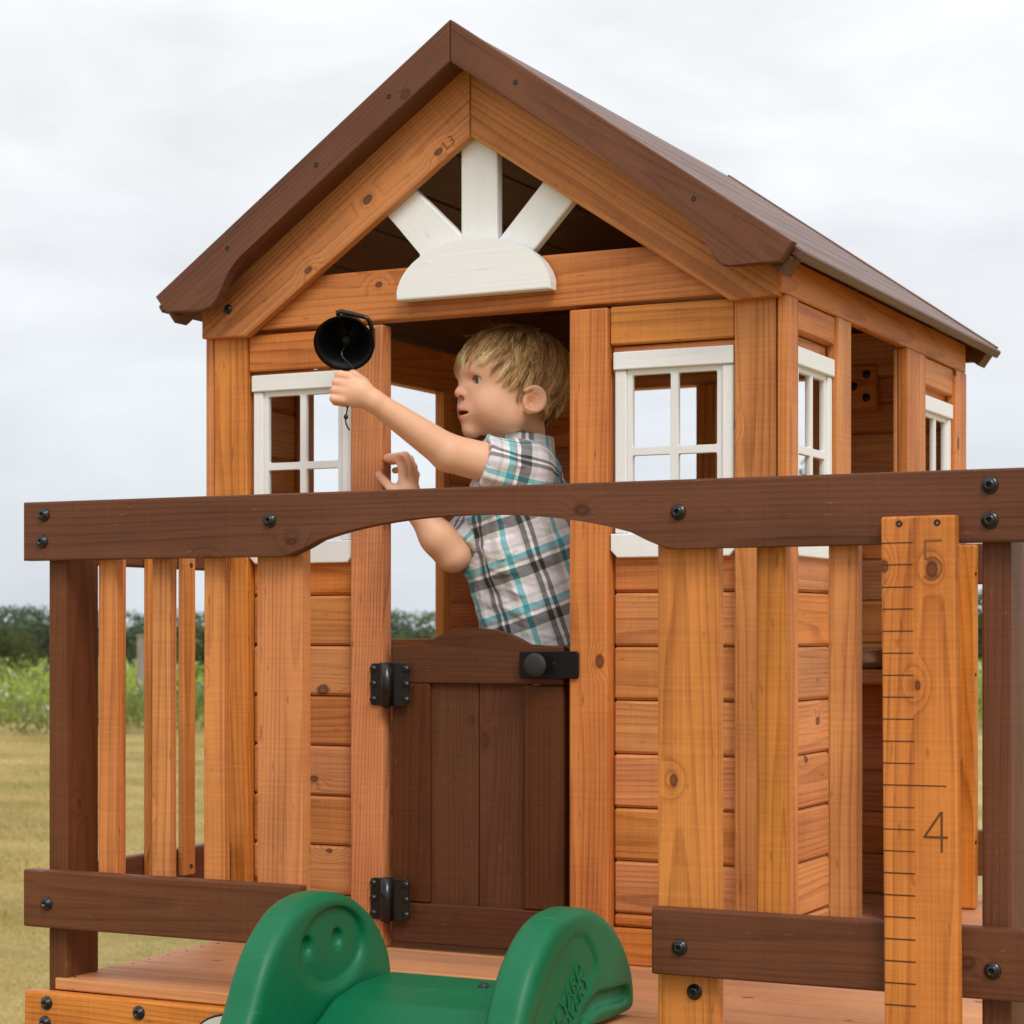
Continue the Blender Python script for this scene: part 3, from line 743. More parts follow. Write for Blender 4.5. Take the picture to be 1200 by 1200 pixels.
def cap(P, a, b, ra, rb):
    a = np.asarray(a, float); b = np.asarray(b, float); ab = b - a
    t = np.clip(((P - a) @ ab) / max(ab @ ab, 1e-12), 0, 1)
    return np.linalg.norm(P - a - t[:, None] * ab, axis=1) - (ra + (rb - ra) * t)
def ell(P, c, r):
    q = (P - np.asarray(c)) / np.asarray(r); l = np.linalg.norm(q, axis=1); g = np.linalg.norm(q / np.asarray(r), axis=1)
    return np.where(g > 1e-9, l * (l - 1) / np.maximum(g, 1e-9), -min(r))
def sph(P, c, r): return np.linalg.norm(P - np.asarray(c), axis=1) - r
def poly2(p, pts):
    """signed distance to a polygon in the plane"""
    pts = np.asarray(pts, float); d = np.full(len(p), 1e9); ins = np.zeros(len(p), bool)
    for i in range(len(pts)):
        a, b = pts[i], pts[(i + 1) % len(pts)]; e_ = b - a; w = p - a
        t = np.clip((w @ e_) / (e_ @ e_), 0, 1); q = w - t[:, None] * e_
        d = np.minimum(d, (q * q).sum(1))
        c = ((a[1] > p[:, 1]) != (b[1] > p[:, 1])) & (p[:, 0] < (b[0] - a[0]) * (p[:, 1] - a[1]) / ((b[1] - a[1]) if b[1] != a[1] else 1e-12) + a[0])
        ins ^= c
    return np.where(ins, -1, 1) * np.sqrt(d)
def spline(pts, n):
    """Catmull-Rom through the points"""
    P = np.asarray(pts, float); P = np.concatenate([[2 * P[0] - P[1]], P, [2 * P[-1] - P[-2]]]); out = []
    for i in range(1, len(P) - 2):
        for t in np.linspace(0, 1, n, endpoint=False):
            a, b, c, d = P[i - 1:i + 3]
            out.append(.5 * (2 * b + (c - a) * t + (2 * a - 5 * b + 4 * c - d) * t * t + (3 * b - a - 3 * c + d) * t ** 3))
    out.append(P[-2]); return np.array(out)

# ------------------------------------------------------------------ slide
GREEN = NT('green_plastic')
_tc = GREEN.n('ShaderNodeTexCoord').outputs['Object']
_n = GREEN.n('ShaderNodeTexNoise', {'Vector': _tc, 'Scale': 420.0, 'Detail': 3.0}).outputs[0]
_n2 = GREEN.n('ShaderNodeTexNoise', {'Vector': _tc, 'Scale': 14.0, 'Detail': 6.0, 'Roughness': .65}).outputs[0]
_sc = GREEN.n('ShaderNodeTexNoise', {'Vector': GREEN.n('ShaderNodeVectorMath', {0: _tc, 1: (30.0, 30.0, 300.0)}, operation='MULTIPLY').outputs[0], 'Scale': 1.0, 'Detail': 2.0}).outputs[0]
_scm = GREEN.n('ShaderNodeMapRange', {0: _sc, 1: .66, 2: .78, 3: 0.0, 4: .25}, clamp=True).outputs[0]
_c = GREEN.mix(_n2, (.0005, .110, .043), (.0016, .150, .060))
_c = GREEN.mix(_scm, _c, (.07, .25, .16))
GREEN.set(Base_Color=_c, Roughness=GREEN.math('ADD', .33, GREEN.math('MULTIPLY', _n2, .22)), Specular_IOR_Level=.3,
          Normal=GREEN.n('ShaderNodeBump', {'Strength': .22, 'Distance': .0005, 'Height': _n}).outputs[0])
slide = empty('slide', (.215, -.9, GZ), 'green moulded plastic slide with rounded side grips at the deck edge', 'slide')
SXL, SXR, STH = .035, .395, .026                         # centre planes of the two sides, half thickness
prof_top = [(-.352, .006), (-.353, .040), (-.368, .075), (-.402, .113), (-.449, .141), (-.501, .156), (-.552, .1565), (-.600, .144), (-.645, .112), (-.676, .072), (-.705, .018), (-.77, -.075), (-1.0, -.275), (-1.5, -.655), (-1.85, -.80), (-2.1, -.805)]
prof_bot = [(-2.1, -.88), (-1.8, -.885), (-1.45, -.75), (-1.0, -.40), (-.76, -.19), (-.65, -.09), (-.56, -.025), (-.49, .002), (-.42, .004)]
SPOLY = np.concatenate([spline(prof_top, 4), spline(prof_bot, 3)])
def table2(pts, y0, y1, z0, z1, h):
    ny, nz = int((y1 - y0) / h) + 2, int((z1 - z0) / h) + 2
    g = np.stack(np.meshgrid(y0 + h * np.arange(ny), z0 + h * np.arange(nz), indexing='ij'), -1).reshape(-1, 2)
    T = poly2(g, pts).reshape(ny, nz)
    def look(p):
        u = np.clip((p[:, 0] - y0) / h, 0, ny - 1.001); v = np.clip((p[:, 1] - z0) / h, 0, nz - 1.001)
        i = u.astype(int); j = v.astype(int); a = u - i; b = v - j
        return (T[i, j] * (1 - a) + T[i + 1, j] * a) * (1 - b) + (T[i, j + 1] * (1 - a) + T[i + 1, j + 1] * a) * b
    return look
S_LOOK = table2(SPOLY, -2.2, -.28, -.96, .24, .004)
PANEL = table2([(-.511, .123), (-.488, .103), (-.477, .087), (-.479, .078), (-.62, -.045), (-.74, -.045), (-.60, .10), (-.545, .128)], -.80, -.40, -.12, .20, .002)
def slide_f(P):
    p2 = P[:, 1:3]; r = .015
    d2 = S_LOOK(p2) + r
    ax = np.minimum(np.abs(P[:, 0] - SXL), np.abs(P[:, 0] - SXR)) - (STH - r)
    side = np.minimum(np.maximum(d2, ax), 0) + np.sqrt(np.maximum(d2, 0) ** 2 + np.maximum(ax, 0) ** 2) - r
    # bed between the sides
    yb = np.interp(P[:, 1], [-2.1, -1.85, -1.5, -1.0, -.77, -.62, -.52, -.46, -.38], [-.86, -.855, -.74, -.37, -.165, -.035, .018, .030, .031])
    slope = np.interp(P[:, 1], [-2.1, -1.5, -.62, -.45], [1.0, .78, .72, 1.0])
    bed = np.maximum(np.maximum((np.abs(P[:, 2] - yb + .008) - .008) * slope, np.abs(P[:, 0] - .215) - .1465), np.maximum(P[:, 1] + .372, -2.1 - P[:, 1])) - .003
    d = smin(side, bed, .004)
    # moulded marks: oval dish with two holes on the inner left face, long slot and panel step on the outer right face
    left = P[:, 0] < .2
    xin = SXL + STH; xo = SXR + STH
    e2 = np.sqrt(((P[:, 1] + .507) / .078) ** 2 + ((P[:, 2] - .0855) / .050) ** 2)
    dish = np.maximum((e2 - 1) * .030, np.abs(P[:, 0] - xin) - .0105)
    holes = np.minimum(np.hypot(P[:, 1] + .560, P[:, 2] - .091), np.hypot(P[:, 1] + .485, P[:, 2] - .0925)) - .0125
    holes = np.maximum(holes, np.abs(P[:, 0] - xin) - .019)
    cut = np.minimum(dish, holes)
    d = np.where(left, smax(d, -cut, .009), d)
    A = np.array([(-.386, .033), (-.470, .037), (-.510, .026), (-.54, -.01)]); sl = np.full(len(P), 1e9)
    for a, b in zip(A[:-1], A[1:]):
        w = p2 - a; e_ = b - a; t = np.clip((w @ e_) / (e_ @ e_), 0, 1); sl = np.minimum(sl, np.linalg.norm(w - t[:, None] * e_, axis=1))
    slot = np.maximum(sl - .0095, np.abs(P[:, 0] - xo) - .009)
    pan = np.maximum(PANEL(p2), np.abs(P[:, 0] - xo) - .0032)
    return np.where(left, d, smax(smax(d, -slot, .005), -pan, .0018))
_V, _Q = surface_net(slide_f, (-.02, -2.13, -.91), (.45, -.33, .18), .0034)
sbody = npmesh('slide_body', relax(_V, _Q, 2), _Q, GREEN.m, slide)
bolt((.236, -.425, .0335), (0, 0, 1), sbody, .8)
for _k, (_t, _o) in enumerate((('BACKYARD', .0265), ('DISCOVERY', .0025))):
    ang = math.atan2(.123, .141)
    q = Vector((-.620, -.045)) + Vector((math.cos(ang), math.sin(ang))) * .012 + Vector((-math.sin(ang), math.cos(ang))) * _o
    M = Matrix.Translation((SXR + STH - .0034, q.x, q.y)) @ Matrix.Rotation(R(90), 4, 'Z') @ Matrix.Rotation(R(90), 4, 'X') @ Matrix.Rotation(ang, 4, 'Z')
    text_mesh('raised_lettering', _t, .0285, .0016, GREEN.m, sbody, M, .25, 1.0, .0003)

# ------------------------------------------------------------------ bell
bell = empty('bell', (-.165, -.02, .98), 'black metal dinner bell hung by the door, tipped to show its mouth', 'bell')
bc = Vector((-.1635, -.112, .9345)); bdir = (Vector(cam.location) - bc).normalized() * .90 + Vector((-.10, -.06, -.50)); bdir.normalize()
MB_ = frame(bc, bdir)
prof = [(.0455, 0), (.0465, .0012), (.0455, -.002), (.0405, -.011), (.034, -.026), (.0285, -.043), (.0235, -.056), (.014, -.064), (.004, -.066)]
V, Fc = lathe_data([(.0425, -.0005)] + prof, 40)
o = meshobj('bell_body', V, Fc, BLACKSAT, bell, MB_, True)
V, Fc = lathe_data([(.0455, 0), (.0425, -.0005), (.038, -.010), (.0315, -.026), (.026, -.042), (.019, -.054), (.004, -.060)], 40)
meshobj('inner_shell', V, Fc, BLACKSAT, bell, MB_, True)
cp = MB_ @ Vector((.001, -.004, -.020))
tube('clapper_stem', [MB_ @ Vector((0, 0, -.060)), cp], .0016, BLACK, bell, 8)
V, Fc = lathe_data([(.001, -.0085), (.006, -.007), (.0086, -.002), (.0086, .002), (.006, .007), (.001, .0085)], 16)
meshobj('clapper', V, Fc, BLACKSAT, bell, Matrix.Translation(cp) @ MB_.to_3x3().to_4x4(), True)
# bracket: a bar loop from the jamb up over the bell's shoulder
sh = MB_ @ Vector((0, 0, -.066))
tube('bracket', [Vector((-.186, -.0035, .957)), Vector((-.184, -.040, .959)), Vector((-.184, -.070, .965)), Vector((-.185, -.092, .978)), Vector((-.182, -.100, .985)), Vector((-.174, -.102, .9855)), Vector((-.150, -.102, .9790)), Vector((-.131, -.101, .9735)), Vector((-.1275, -.098, .969)), Vector((-.1275, -.09, .958)), Vector((-.134, -.080, .948))], .0036, BLACK, bell, 10)
plate('bracket_plate', [(-.200, .942), (-.172, .942), (-.172, .972), (-.200, .972)], 'y', -.0060, -.0032, (1, 0), BLACK, bell, .0008)
tube('hanger', [sh, sh + Vector((-.004, .004, .012)), Vector((-.184, -.066, .964))], .003, BLACK, bell, 8)

# ------------------------------------------------------------------ the child at the door
boy = empty('person', (.055, .185, 0), 'small child in a plaid short-sleeved shirt leaning over the half door to the bell', 'person')
HC = np.array([-.001, .125, .891])                        # head centre, at eye height
HF = np.array([-.624, -.781, .0]); HF /= np.linalg.norm(HF)
HU = np.array([0, 0, 1.0]); HL = np.cross(HU, HF)         # his left points to the camera
_ti = R(1.5)                                                # head tipped a little forward
HF, HU = HF * math.cos(_ti) - HU * math.sin(_ti), HU * math.cos(_ti) + HF * math.sin(_ti)
def hloc(P): q = P - HC; return np.stack([q @ HF, q @ HL, q @ HU], -1)
def hw_(p): return HC + HF * p[0] + HL * p[1] + HU * p[2]
LS = np.array([.058, .080, .742]); LE = np.array([-.038, -.010, .771]); LW = np.array([-.119, -.099, .846]); LP = np.array([-.146, -.115, .8615])
RS = np.array([-.050, .196, .705]); RE = np.array([-.068, .060, .617]); RW = np.array([-.113, .006, .694])
T0 = np.array([.058, .190, .400]); T1 = np.array([.003, .132, .745])
TA = (T1 - T0) / np.linalg.norm(T1 - T0); TLg = np.linalg.norm(T1 - T0)
TL = np.array([.781, -.624, 0.16]); TL -= TA * (TL @ TA); TL /= np.linalg.norm(TL); TF = np.cross(TL, TA)
def torso_f(P, grow=0.0):
    q = P - T0; t = q @ TA; a = q @ TF; b = q @ TL; s_ = np.clip(t / TLg, -.3, 1.15)
    rF = np.interp(s_, [-.3, 0, .3, .6, .85, 1.0, 1.15], [.084, .090, .098, .099, .087, .064, .036]) + grow
    rL = np.interp(s_, [-.3, 0, .3, .6, .85, 1.0, 1.15], [.090, .091, .090, .090, .086, .066, .040]) + grow
    e_ = (np.sqrt((a / rF) ** 2 + (b / rL) ** 2) - 1) * np.minimum(rF, rL)
    return np.maximum(e_, np.abs(t - TLg * .5) - TLg * .62)
def head_f(P):
    q = hloc(P)
    skull = ell(q, (-.010, 0, .017), (.089, .0705, .067))
    face = ell(q, (.020, 0, -.030), (.0615, .0530, .0570))
    d = smin(skull, face, .030)
    for s_ in (1, -1):
        d = smin(d, sph(q, (.044, s_ * .029, -.040), .0300), .016)           # cheeks
        d = smin(d, sph(q, (.016, s_ * .040, -.056), .0235), .022)            # jaw corner
    d = smin(d, sph(q, (.0670, 0, -.0735), .0155), .014)                     # chin
    d = smin(d, ell(q, (.066, 0, -.047), (.0215, .026, .020)), .012)        # muzzle
    d = smin(d, ell(q, (.050, 0, .018), (.0325, .050, .022)), .02)          # brow
    for s_ in (1, -1):                                                      # orbits
        d = smax(d, -ell(q, (.0870, s_ * .0285, .0005), (.0140, .0135, .0075)), .010)
    d = smin(d, cap(q, (.0735, 0, .000), (.0835, 0, -.0150), .0055, .0078), .009)
    d = smin(d, sph(q, (.0865, 0, -.0175), .0078), .004)
    for s_ in (1, -1):
        d = smin(d, sph(q, (.0815, s_ * .0082, -.0205), .0058), .004)
        d = smax(d, -ell(q, (.0852, s_ * .0056, -.0262), (.0046, .0034, .0046)), .0015)   # nostril
    # lids over the eyeball, opened by an almond
    for s_ in (1, -1):
        lid = sph(q, (.0590, s_ * .0290, -.001), .0134)
        d = smin(d, lid, .004)
        d = smin(d, cap(q, (.0695, s_ * .0190, .0058), (.0640, s_ * .0390, .0044), .0024, .0020), .003)   # upper lid fold
        op = ell(q, (.0722, s_ * .0325, -.0004), (.0098, .0102, .0066))
        d = smax(d, -op, .0012)
    # lips and open mouth
    for s_ in (1, -1):
        d = smin(d, cap(q, (.0845, 0, -.0428), (.0705, s_ * .0225, -.0485), .0046, .0022), .004)
        d = smin(d, cap(q, (.0820, 0, -.0565), (.0700, s_ * .0205, -.0510), .0052, .0022), .004)
    d = smax(d, -ell(q, (.083, 0, -.0495), (.0175, .0195, .0030)), .002)
    d = smax(d, -cap(q, (.093, 0, -.033), (.093, 0, -.038), .0022, .0022), .004)          # philtrum
    # ears
    for s_ in (1, -1):
        c = np.array([-.010, s_ * .0690, -.033]); w = q - c
        # local ear plane tilted out towards the back
        ca_, sa_ = math.cos(R(24)), math.sin(R(24))
        n_ = s_ * (w[:, 1] * ca_) + w[:, 0] * sa_; a = w[:, 0] * ca_ - s_ * w[:, 1] * sa_; b = w[:, 2]
        rr_ = np.sqrt((a / .0190) ** 2 + (b / .0205) ** 2)
        disc = np.maximum((rr_ - 1) * .0165, np.abs(n_ - .004) - .0035)
        rim = np.sqrt(((rr_ - .90) * .018) ** 2 + (n_ - .0110) ** 2) - .0034
        rim = np.where((a > .009) & (np.abs(b) < .012), rim + .004, rim)
        lobe = ell(np.stack([a, n_, b], -1), (.007, .004, -.0170), (.0080, .005, .0065))
        anti = np.sqrt(((np.hypot((a + .002) / .0088, (b + .001) / .0135) - 1) * .010) ** 2 + (n_ - .0090) ** 2) - .0028
        anti = np.where(a > .002, anti + .005, anti)
        trag = ell(np.stack([a, n_, b], -1), (.0125, .005, -.005), (.0042, .0045, .006))
        e_ = smin(smin(smin(disc, rim, .003), lobe, .004), smin(anti, trag, .003), .0025)
        e_ = smax(e_, -ell(np.stack([a, n_, b], -1), (.0045, .0085, -.003), (.0066, .0058, .0085)), .002)
        d = smin(d, e_, .004)
    return d
# hands
_hf = np.array([-.86, -.40, .26]); _hf /= np.linalg.norm(_hf)
_hn = np.array([.444, -.896, .10]); _hn -= _hf * (_hn @ _hf); _hn /= np.linalg.norm(_hn)
_hc = np.cross(_hf, _hn); _hc *= -np.sign(_hc[2])
def lh(a, n_, c): return LP + _hf * a + _hn * n_ + _hc * c
def fist_f(P):
    q = P - LP; w = np.stack([q @ _hf, q @ _hn, q @ _hc], -1)
    palm = ell(w, (-.002, .001, .001), (.0250, .0125, .0235))
    d = smin(palm, cap(P, LW, lh(-.012, 0, 0), .0168, .0185), .012)
    fg = np.full(len(P), 1e9)
    for i_, ln in enumerate((.0145, .0160, .0152, .0130)):
        c = -.0185 + i_ * .0123; r_ = (.0077, .0078, .0074, .0066)[i_]
        k0 = lh(.010, .0035, c); p1 = lh(.0165 + ln * .62, .0000, c + .001); p2 = lh(.0160 + ln * .55, -.0175, c + .001); p3 = lh(.0050, -.0210, c)
        f_ = smin(smin(cap(P, k0, p1, r_ * 1.04, r_), cap(P, p1, p2, r_, r_ * .95), .002), cap(P, p2, p3, r_ * .95, r_ * .82), .002)
        fg = smin(fg, f_, .0012)
    d = smin(d, fg, .0045)
    th = smin(cap(P, lh(-.012, -.007, -.016), lh(.008, -.013, -.0255), .0098, .0082), cap(P, lh(.008, -.013, -.0255), lh(.0215, -.024, -.014), .0080, .0066), .003)
    return smin(d, th, .005)
def hand_f(P):
    pc = np.array([-.1165, -.0005, .7165])
    d = smin(cap(P, RW, pc, .0170, .0175), ell(P, pc + [0, .004, .003], (.0150, .0235, .0195)), .010)
    F_ = [[(-.1165, -.0135, .729), (-.1165, -.0145, .750), (-.1235, -.0140, .7645), (-.1460, -.0110, .7665)],
          [(-.1155, -.0010, .733), (-.1130, -.0010, .757), (-.1195, -.0005, .7705), (-.1520, .0005, .7690)],
          [(-.1155, .0115, .732), (-.1125, .0120, .753), (-.1190, .0125, .7665), (-.1520, .0130, .7640)],
          [(-.1160, .0225, .727), (-.1140, .0235, .743), (-.1200, .0240, .7540), (-.1520, .0240, .7505)]]
    fg = np.full(len(P), 1e9)
    for f_, r_ in zip(F_, (.0072, .0074, .0070, .0062)):
        g_ = np.full(len(P), 1e9)
        for k in range(3): g_ = smin(g_, cap(P, f_[k], f_[k + 1], r_ * (1.03 - .06 * k), r_ * (.98 - .08 * k)), .0022)
        fg = smin(fg, g_, .001)
    d = smin(d, fg, .004)
    th = smin(cap(P, (-.118, -.010, .703), (-.133, -.0175, .7175), .0100, .0080), cap(P, (-.133, -.0175, .7175), (-.1585, -.0140, .7410), .0078, .0062), .003)
    return smin(d, th, .006)
def arms_f(P):
    l = smin(cap(P, LS, LE, .033, .0290), cap(P, LE, LW, .0285, .0168), .006)
    r = smin(cap(P, RS, RE, .031, .0250), cap(P, RE, RW, .0260, .0170), .012)
    r = smin(r, ell(P, RE * .65 + RW * .35, (.026, .028, .026)), .02)
    return l, r
HIPL, HIPR = T0 + TL * .042 + np.array([0, 0, .01]), T0 - TL * .042 + np.array([0, 0, .01])
FD = np.array([-.62, -.78, 0])
def legs_f(P, g=0.0):
    d = np.full(len(P), 1e9)
    for hp in (HIPL, HIPR):
        kn = np.array([hp[0], hp[1], .235]) + FD * .012; an = np.array([hp[0], hp[1], .045])
        d = np.minimum(d, smin(cap(P, hp, kn, .056 + g, .041 + g), cap(P, kn, an, .040 + g, .028 + g), .012))
        d = smin(d, cap(P, an + [0, 0, -.018], an + FD * .075 + np.array([0, 0, -.026]), .027, .018), .015) if g == 0 else d
    return d
def body_f(P):
    out = np.full(len(P), .5)
    def part(mask_c, rad, fn, k):
        m = np.linalg.norm(P - mask_c, axis=1) < rad
        if m.any(): out[m] = smin(out[m], fn(P[m]), k)
    m = P[:, 2] < .80
    if m.any(): out[m] = smin(out[m], np.minimum(torso_f(P[m], -.010), legs_f(P[m])), .02)
    neck = cap(P, HC + np.array([.014, .012, -.055]), T1 + np.array([.013, .016, -.02]), .037, .040)
    out = smin(out, neck, .02)
    part(HC, .17, head_f, .016)
    l, r = arms_f(P); out = smin(smin(out, l, .012), r, .012)
    part(LP, .075, fist_f, .006); part(np.array([-.125, 0, .735]), .085, hand_f, .006)
    return out
_V, _Q = surface_net(body_f, (-.215, -.165, -.004), (.170, .300, .995), .0019)
_V = relax(_V, _Q, 1, .45)
# skin tint: lips, mouth, brows, cheeks, finger ends, scalp under the hair
q = hloc(_V); nv = len(_V)
skin = np.tile(np.array([.780, .480, .310]), (nv, 1))
def blend(mask, col):
    global skin
    mask = np.clip(mask, 0, 1)[:, None]; skin = skin * (1 - mask) + np.array(col) * mask
near = np.linalg.norm(q, axis=1) < .16
def gm(c, r): return np.exp(-(((q - np.array(c)) / np.array(r)) ** 2).sum(1)) * near
blend(.38 * gm((.055, .035, -.036), (.03, .02, .018)) + .38 * gm((.055, -.035, -.036), (.03, .02, .018)), (.78, .38, .28))
blend(.45 * gm((.09, 0, -.018), (.012, .012, .008)), (.78, .38, .28))
blend(.45 * (gm((-.010, .075, -.033), (.024, .02, .028)) + gm((-.010, -.075, -.033), (.024, .02, .028))), (.80, .37, .26))
for s_ in (1, -1): blend((.0012 - ell(q, (.0852, s_ * .0056, -.0262), (.0046, .0034, .0046))) / .0016 * .8 * near, (.22, .075, .055))
d_lip = np.minimum(np.minimum(cap(q, (.0865, 0, -.0435), (.0715, .0225, -.049), .0040, .0020), cap(q, (.0865, 0, -.0435), (.0715, -.0225, -.049), .0040, .0020)),
                   np.minimum(cap(q, (.0845, 0, -.0560), (.0710, .0205, -.0515), .0046, .0020), cap(q, (.0845, 0, -.0560), (.0710, -.0205, -.0515), .0046, .0020)))
blend((.0022 - d_lip) / .002 * .9, (.60, .180, .150))
blend((.001 - ell(q, (.081, 0, -.0495), (.0135, .0185, .0031))) / .0015, (.14, .03, .026))
for s_ in (1, -1):
    db = np.minimum(cap(q, (.074, s_ * .012, .0120), (.066, s_ * .030, .0165), .0022, .0026), cap(q, (.066, s_ * .030, .0165), (.052, s_ * .044, .0125), .0026, .0014))
    blend((.0028 - db) / .004 * .55, (.34, .195, .095))
    blend(.30 * gm((.066, s_ * .029, -.0005), (.012, .0125, .0055)), (.46, .22, .16))
    dl = np.abs(ell(q, (.0722, s_ * .0325, -.0004), (.0098, .0102, .0066)))
    blend((.0020 - dl) / .0018 * .75 * (q[:, 2] > -.0005) * near, (.16, .085, .055))
for c in ((-.1460, -.011, .7665), (-.1585, -.014, .741), (-.1235, -.014, .7645)):
    blend(.55 * np.exp(-((_V - np.array(c)) ** 2).sum(1) / .011 ** 2), (.76, .30, .22))
w_ = _V - LP
blend(.35 * np.exp(-((_V - lh(.024, .002, 0)) ** 2).sum(1) / .018 ** 2), (.79, .37, .27))
def hairline(f, l):
    ph_ = np.degrees(np.abs(np.arctan2(l, f)))
    return np.interp(ph_, [0, 25, 45, 62, 74, 84, 96, 108, 122, 150, 180], [.058, .058, .056, .040, .012, .002, .014, .004, -.040, -.062, -.066])
blend(((q[:, 2] - hairline(q[:, 0] + .012, q[:, 1])) / .008 + .3) * near * (np.abs(ell(q, (-.010, 0, .017), (.089, .0705, .067))) < .004), (.20, .120, .055))
SKIN = NT('skin')
_at = SKIN.n('ShaderNodeVertexColor', layer_name='tint').outputs[0]
_tc = SKIN.n('ShaderNodeTexCoord').outputs['Object']
_n1 = SKIN.n('ShaderNodeTexNoise', {'Vector': _tc, 'Scale': 55.0, 'Detail': 5.0, 'Roughness': .6}).outputs[0]
_n2 = SKIN.n('ShaderNodeTexNoise', {'Vector': _tc, 'Scale': 900.0, 'Detail': 2.0}).outputs[0]
_cc = SKIN.mix(SKIN.math('MULTIPLY', _n1, .6), _at, SKIN.mix(1.0, _at, (.95, .72, .68), 'MULTIPLY'))
SKIN.set(Base_Color=_cc, Roughness=.5, Specular_IOR_Level=.38, Subsurface_Weight=.10, Subsurface_Radius=(.0045, .0018, .0009), Subsurface_Scale=1.0,
         Normal=SKIN.n('ShaderNodeBump', {'Strength': .25, 'Distance': .0004, 'Height': _n2}).outputs[0])
body = npmesh('body', _V, _Q, SKIN.m, boy, colors=skin)
# eyes
EYE = NT('eye')
_z = EYE.n('ShaderNodeSeparateXYZ', {0: EYE.n('ShaderNodeTexCoord').outputs['Object']}).outputs[2]
_ec = EYE.ramp(EYE.math('DIVIDE', _z, .0116), [(.0, (.62, .57, .54)), (.885, (.60, .55, .52)), (.895, (.045, .05, .06)), (.955, (.12, .14, .17)), (.965, (.006, .006, .007)), (1.0, (.004, .004, .004))])
EYE.set(Base_Color=_ec, Roughness=.08, Specular_IOR_Level=.6, Coat_Weight=.5, Coat_Roughness=.03)
gz = HF * .97 + HL * .10 + HU * .0
V, Fc = [], []
_me = bpy.data.meshes.new('eye'); _bm = bmesh.new(); bmesh.ops.create_uvsphere(_bm, u_segments=24, v_segments=20, radius=.0116); _bm.to_mesh(_me); _bm.free()
_me.materials.append(EYE.m); _me.polygons.foreach_set('use_smooth', [True] * len(_me.polygons))
for s_ in (1, -1): link(bpy.data.objects.new('eye', _me), frame(hw_((.0590, s_ * .0290, -.001)), gz), body)

# ------------------------------------------------------------------ hair: tapered strands combed from the whorl
rng = np.random.default_rng(11)
def skull_n(p): n_ = (p - np.array([-.010, 0, .017])) / np.array([.089, .0705, .067]) ** 2; return n_ / np.linalg.norm(n_, axis=-1, keepdims=True)
def to_skull(p, off):
    c = np.array([-.010, 0, .017]); r = np.array([.089, .0705, .067])
    w = p - c; l = np.linalg.norm(w / (r + off[:, None]), axis=1, keepdims=True); return c + w / l
d_ = rng.normal(size=(90000, 3)); d_ /= np.linalg.norm(d_, axis=1, keepdims=True)
root = to_skull(np.array([-.010, 0, .017]) + d_ * .09, np.zeros(len(d_)))
ok = (root[:, 2] > hairline(root[:, 0] + .012, root[:, 1]) + rng.normal(0, .0025, len(root))) & ~((np.abs(root[:, 1]) > .05) & (np.hypot(root[:, 0] + .010, root[:, 2] + .033) < .030))
root = root[ok][:17000]; ns = len(root)
WH = np.array([-.062, -.012, .072])
ncl = 430; cc = root[rng.choice(ns, ncl, replace=False)]
cl = np.empty(ns, int)
for i in range(0, ns, 2000): cl[i:i + 2000] = np.argmin(((root[i:i + 2000, None] - cc[None]) ** 2).sum(-1), 1)
cl_len = rng.uniform(.8, 1.2, ncl); cl_dir = rng.normal(0, .26, (ncl, 3)); cl_lift = np.abs(rng.normal(0, 1, ncl)); cl_shade = rng.beta(1.5, 1.7, ncl)
NS = 9
ln = np.interp(np.degrees(np.abs(np.arctan2(root[:, 1], root[:, 0] + .012))), [0, 30, 50, 75, 100, 130, 180], [.060, .050, .046, .047, .040, .060, .070])
ln = ln * cl_len[cl] * rng.uniform(.85, 1.12, ns)
front = np.clip((root[:, 0] - .03) / .04, 0, 1)
layer = rng.uniform(0, 1, ns)
pts = np.zeros((ns, NS, 3)); p = root.copy(); pts[:, 0] = p
for k in range(1, NS):
    n_ = skull_n(p); away = p - WH; away -= n_ * (away * n_).sum(1, keepdims=True); away /= np.linalg.norm(away, axis=1, keepdims=True) + 1e-6
    g_ = np.array([.0, 0, -1.0]) + np.stack([.05 * np.ones(ns), -.18 * front, 0 * front], -1)
    t = away * (1.0 - .45 * k / NS) + g_ * (.25 + .55 * k / NS) + cl_dir[cl] + rng.normal(0, .05, (ns, 3))
    t -= n_ * (t * n_).sum(1, keepdims=True) * np.clip((p[:, 2:3] + .045) / .05, 0, 1); t /= np.linalg.norm(t, axis=1, keepdims=True) + 1e-6
    u = k / (NS - 1)
    off = .0015 + (.0020 + .0065 * layer) * math.sin(min(u * 1.35, 1) * math.pi / 2) + .0022 * cl_lift[cl] * u * u
    pn = p + t * (ln / (NS - 1))[:, None]; ps = to_skull(pn, off)
    inside = (((pn - np.array([-.010, 0, .017])) / (np.array([.089, .0705, .067]) + off[:, None])) ** 2).sum(1) < 1
    fr_ = np.clip((.02 - pn[:, 2]) / .05, 0, 1)[:, None] * .9
    p = np.where(inside[:, None], ps, ps * (1 - fr_) + pn * fr_); pts[:, k] = p
gd = np.zeros((ncl, NS, 3)); cn = np.zeros(ncl)
np.add.at(gd, cl, pts - root[:, None]); np.add.at(cn, cl, 1); gd /= np.maximum(cn, 1)[:, None, None]; gd += cc[:, None]
wt = (np.linspace(0, 1, NS) ** 1.6 * .40)[None, :, None]
pts = pts * (1 - wt) + gd[cl] * wt + rng.normal(0, .0007, (ns, NS, 3)) * np.linspace(0, 1, NS)[None, :, None]
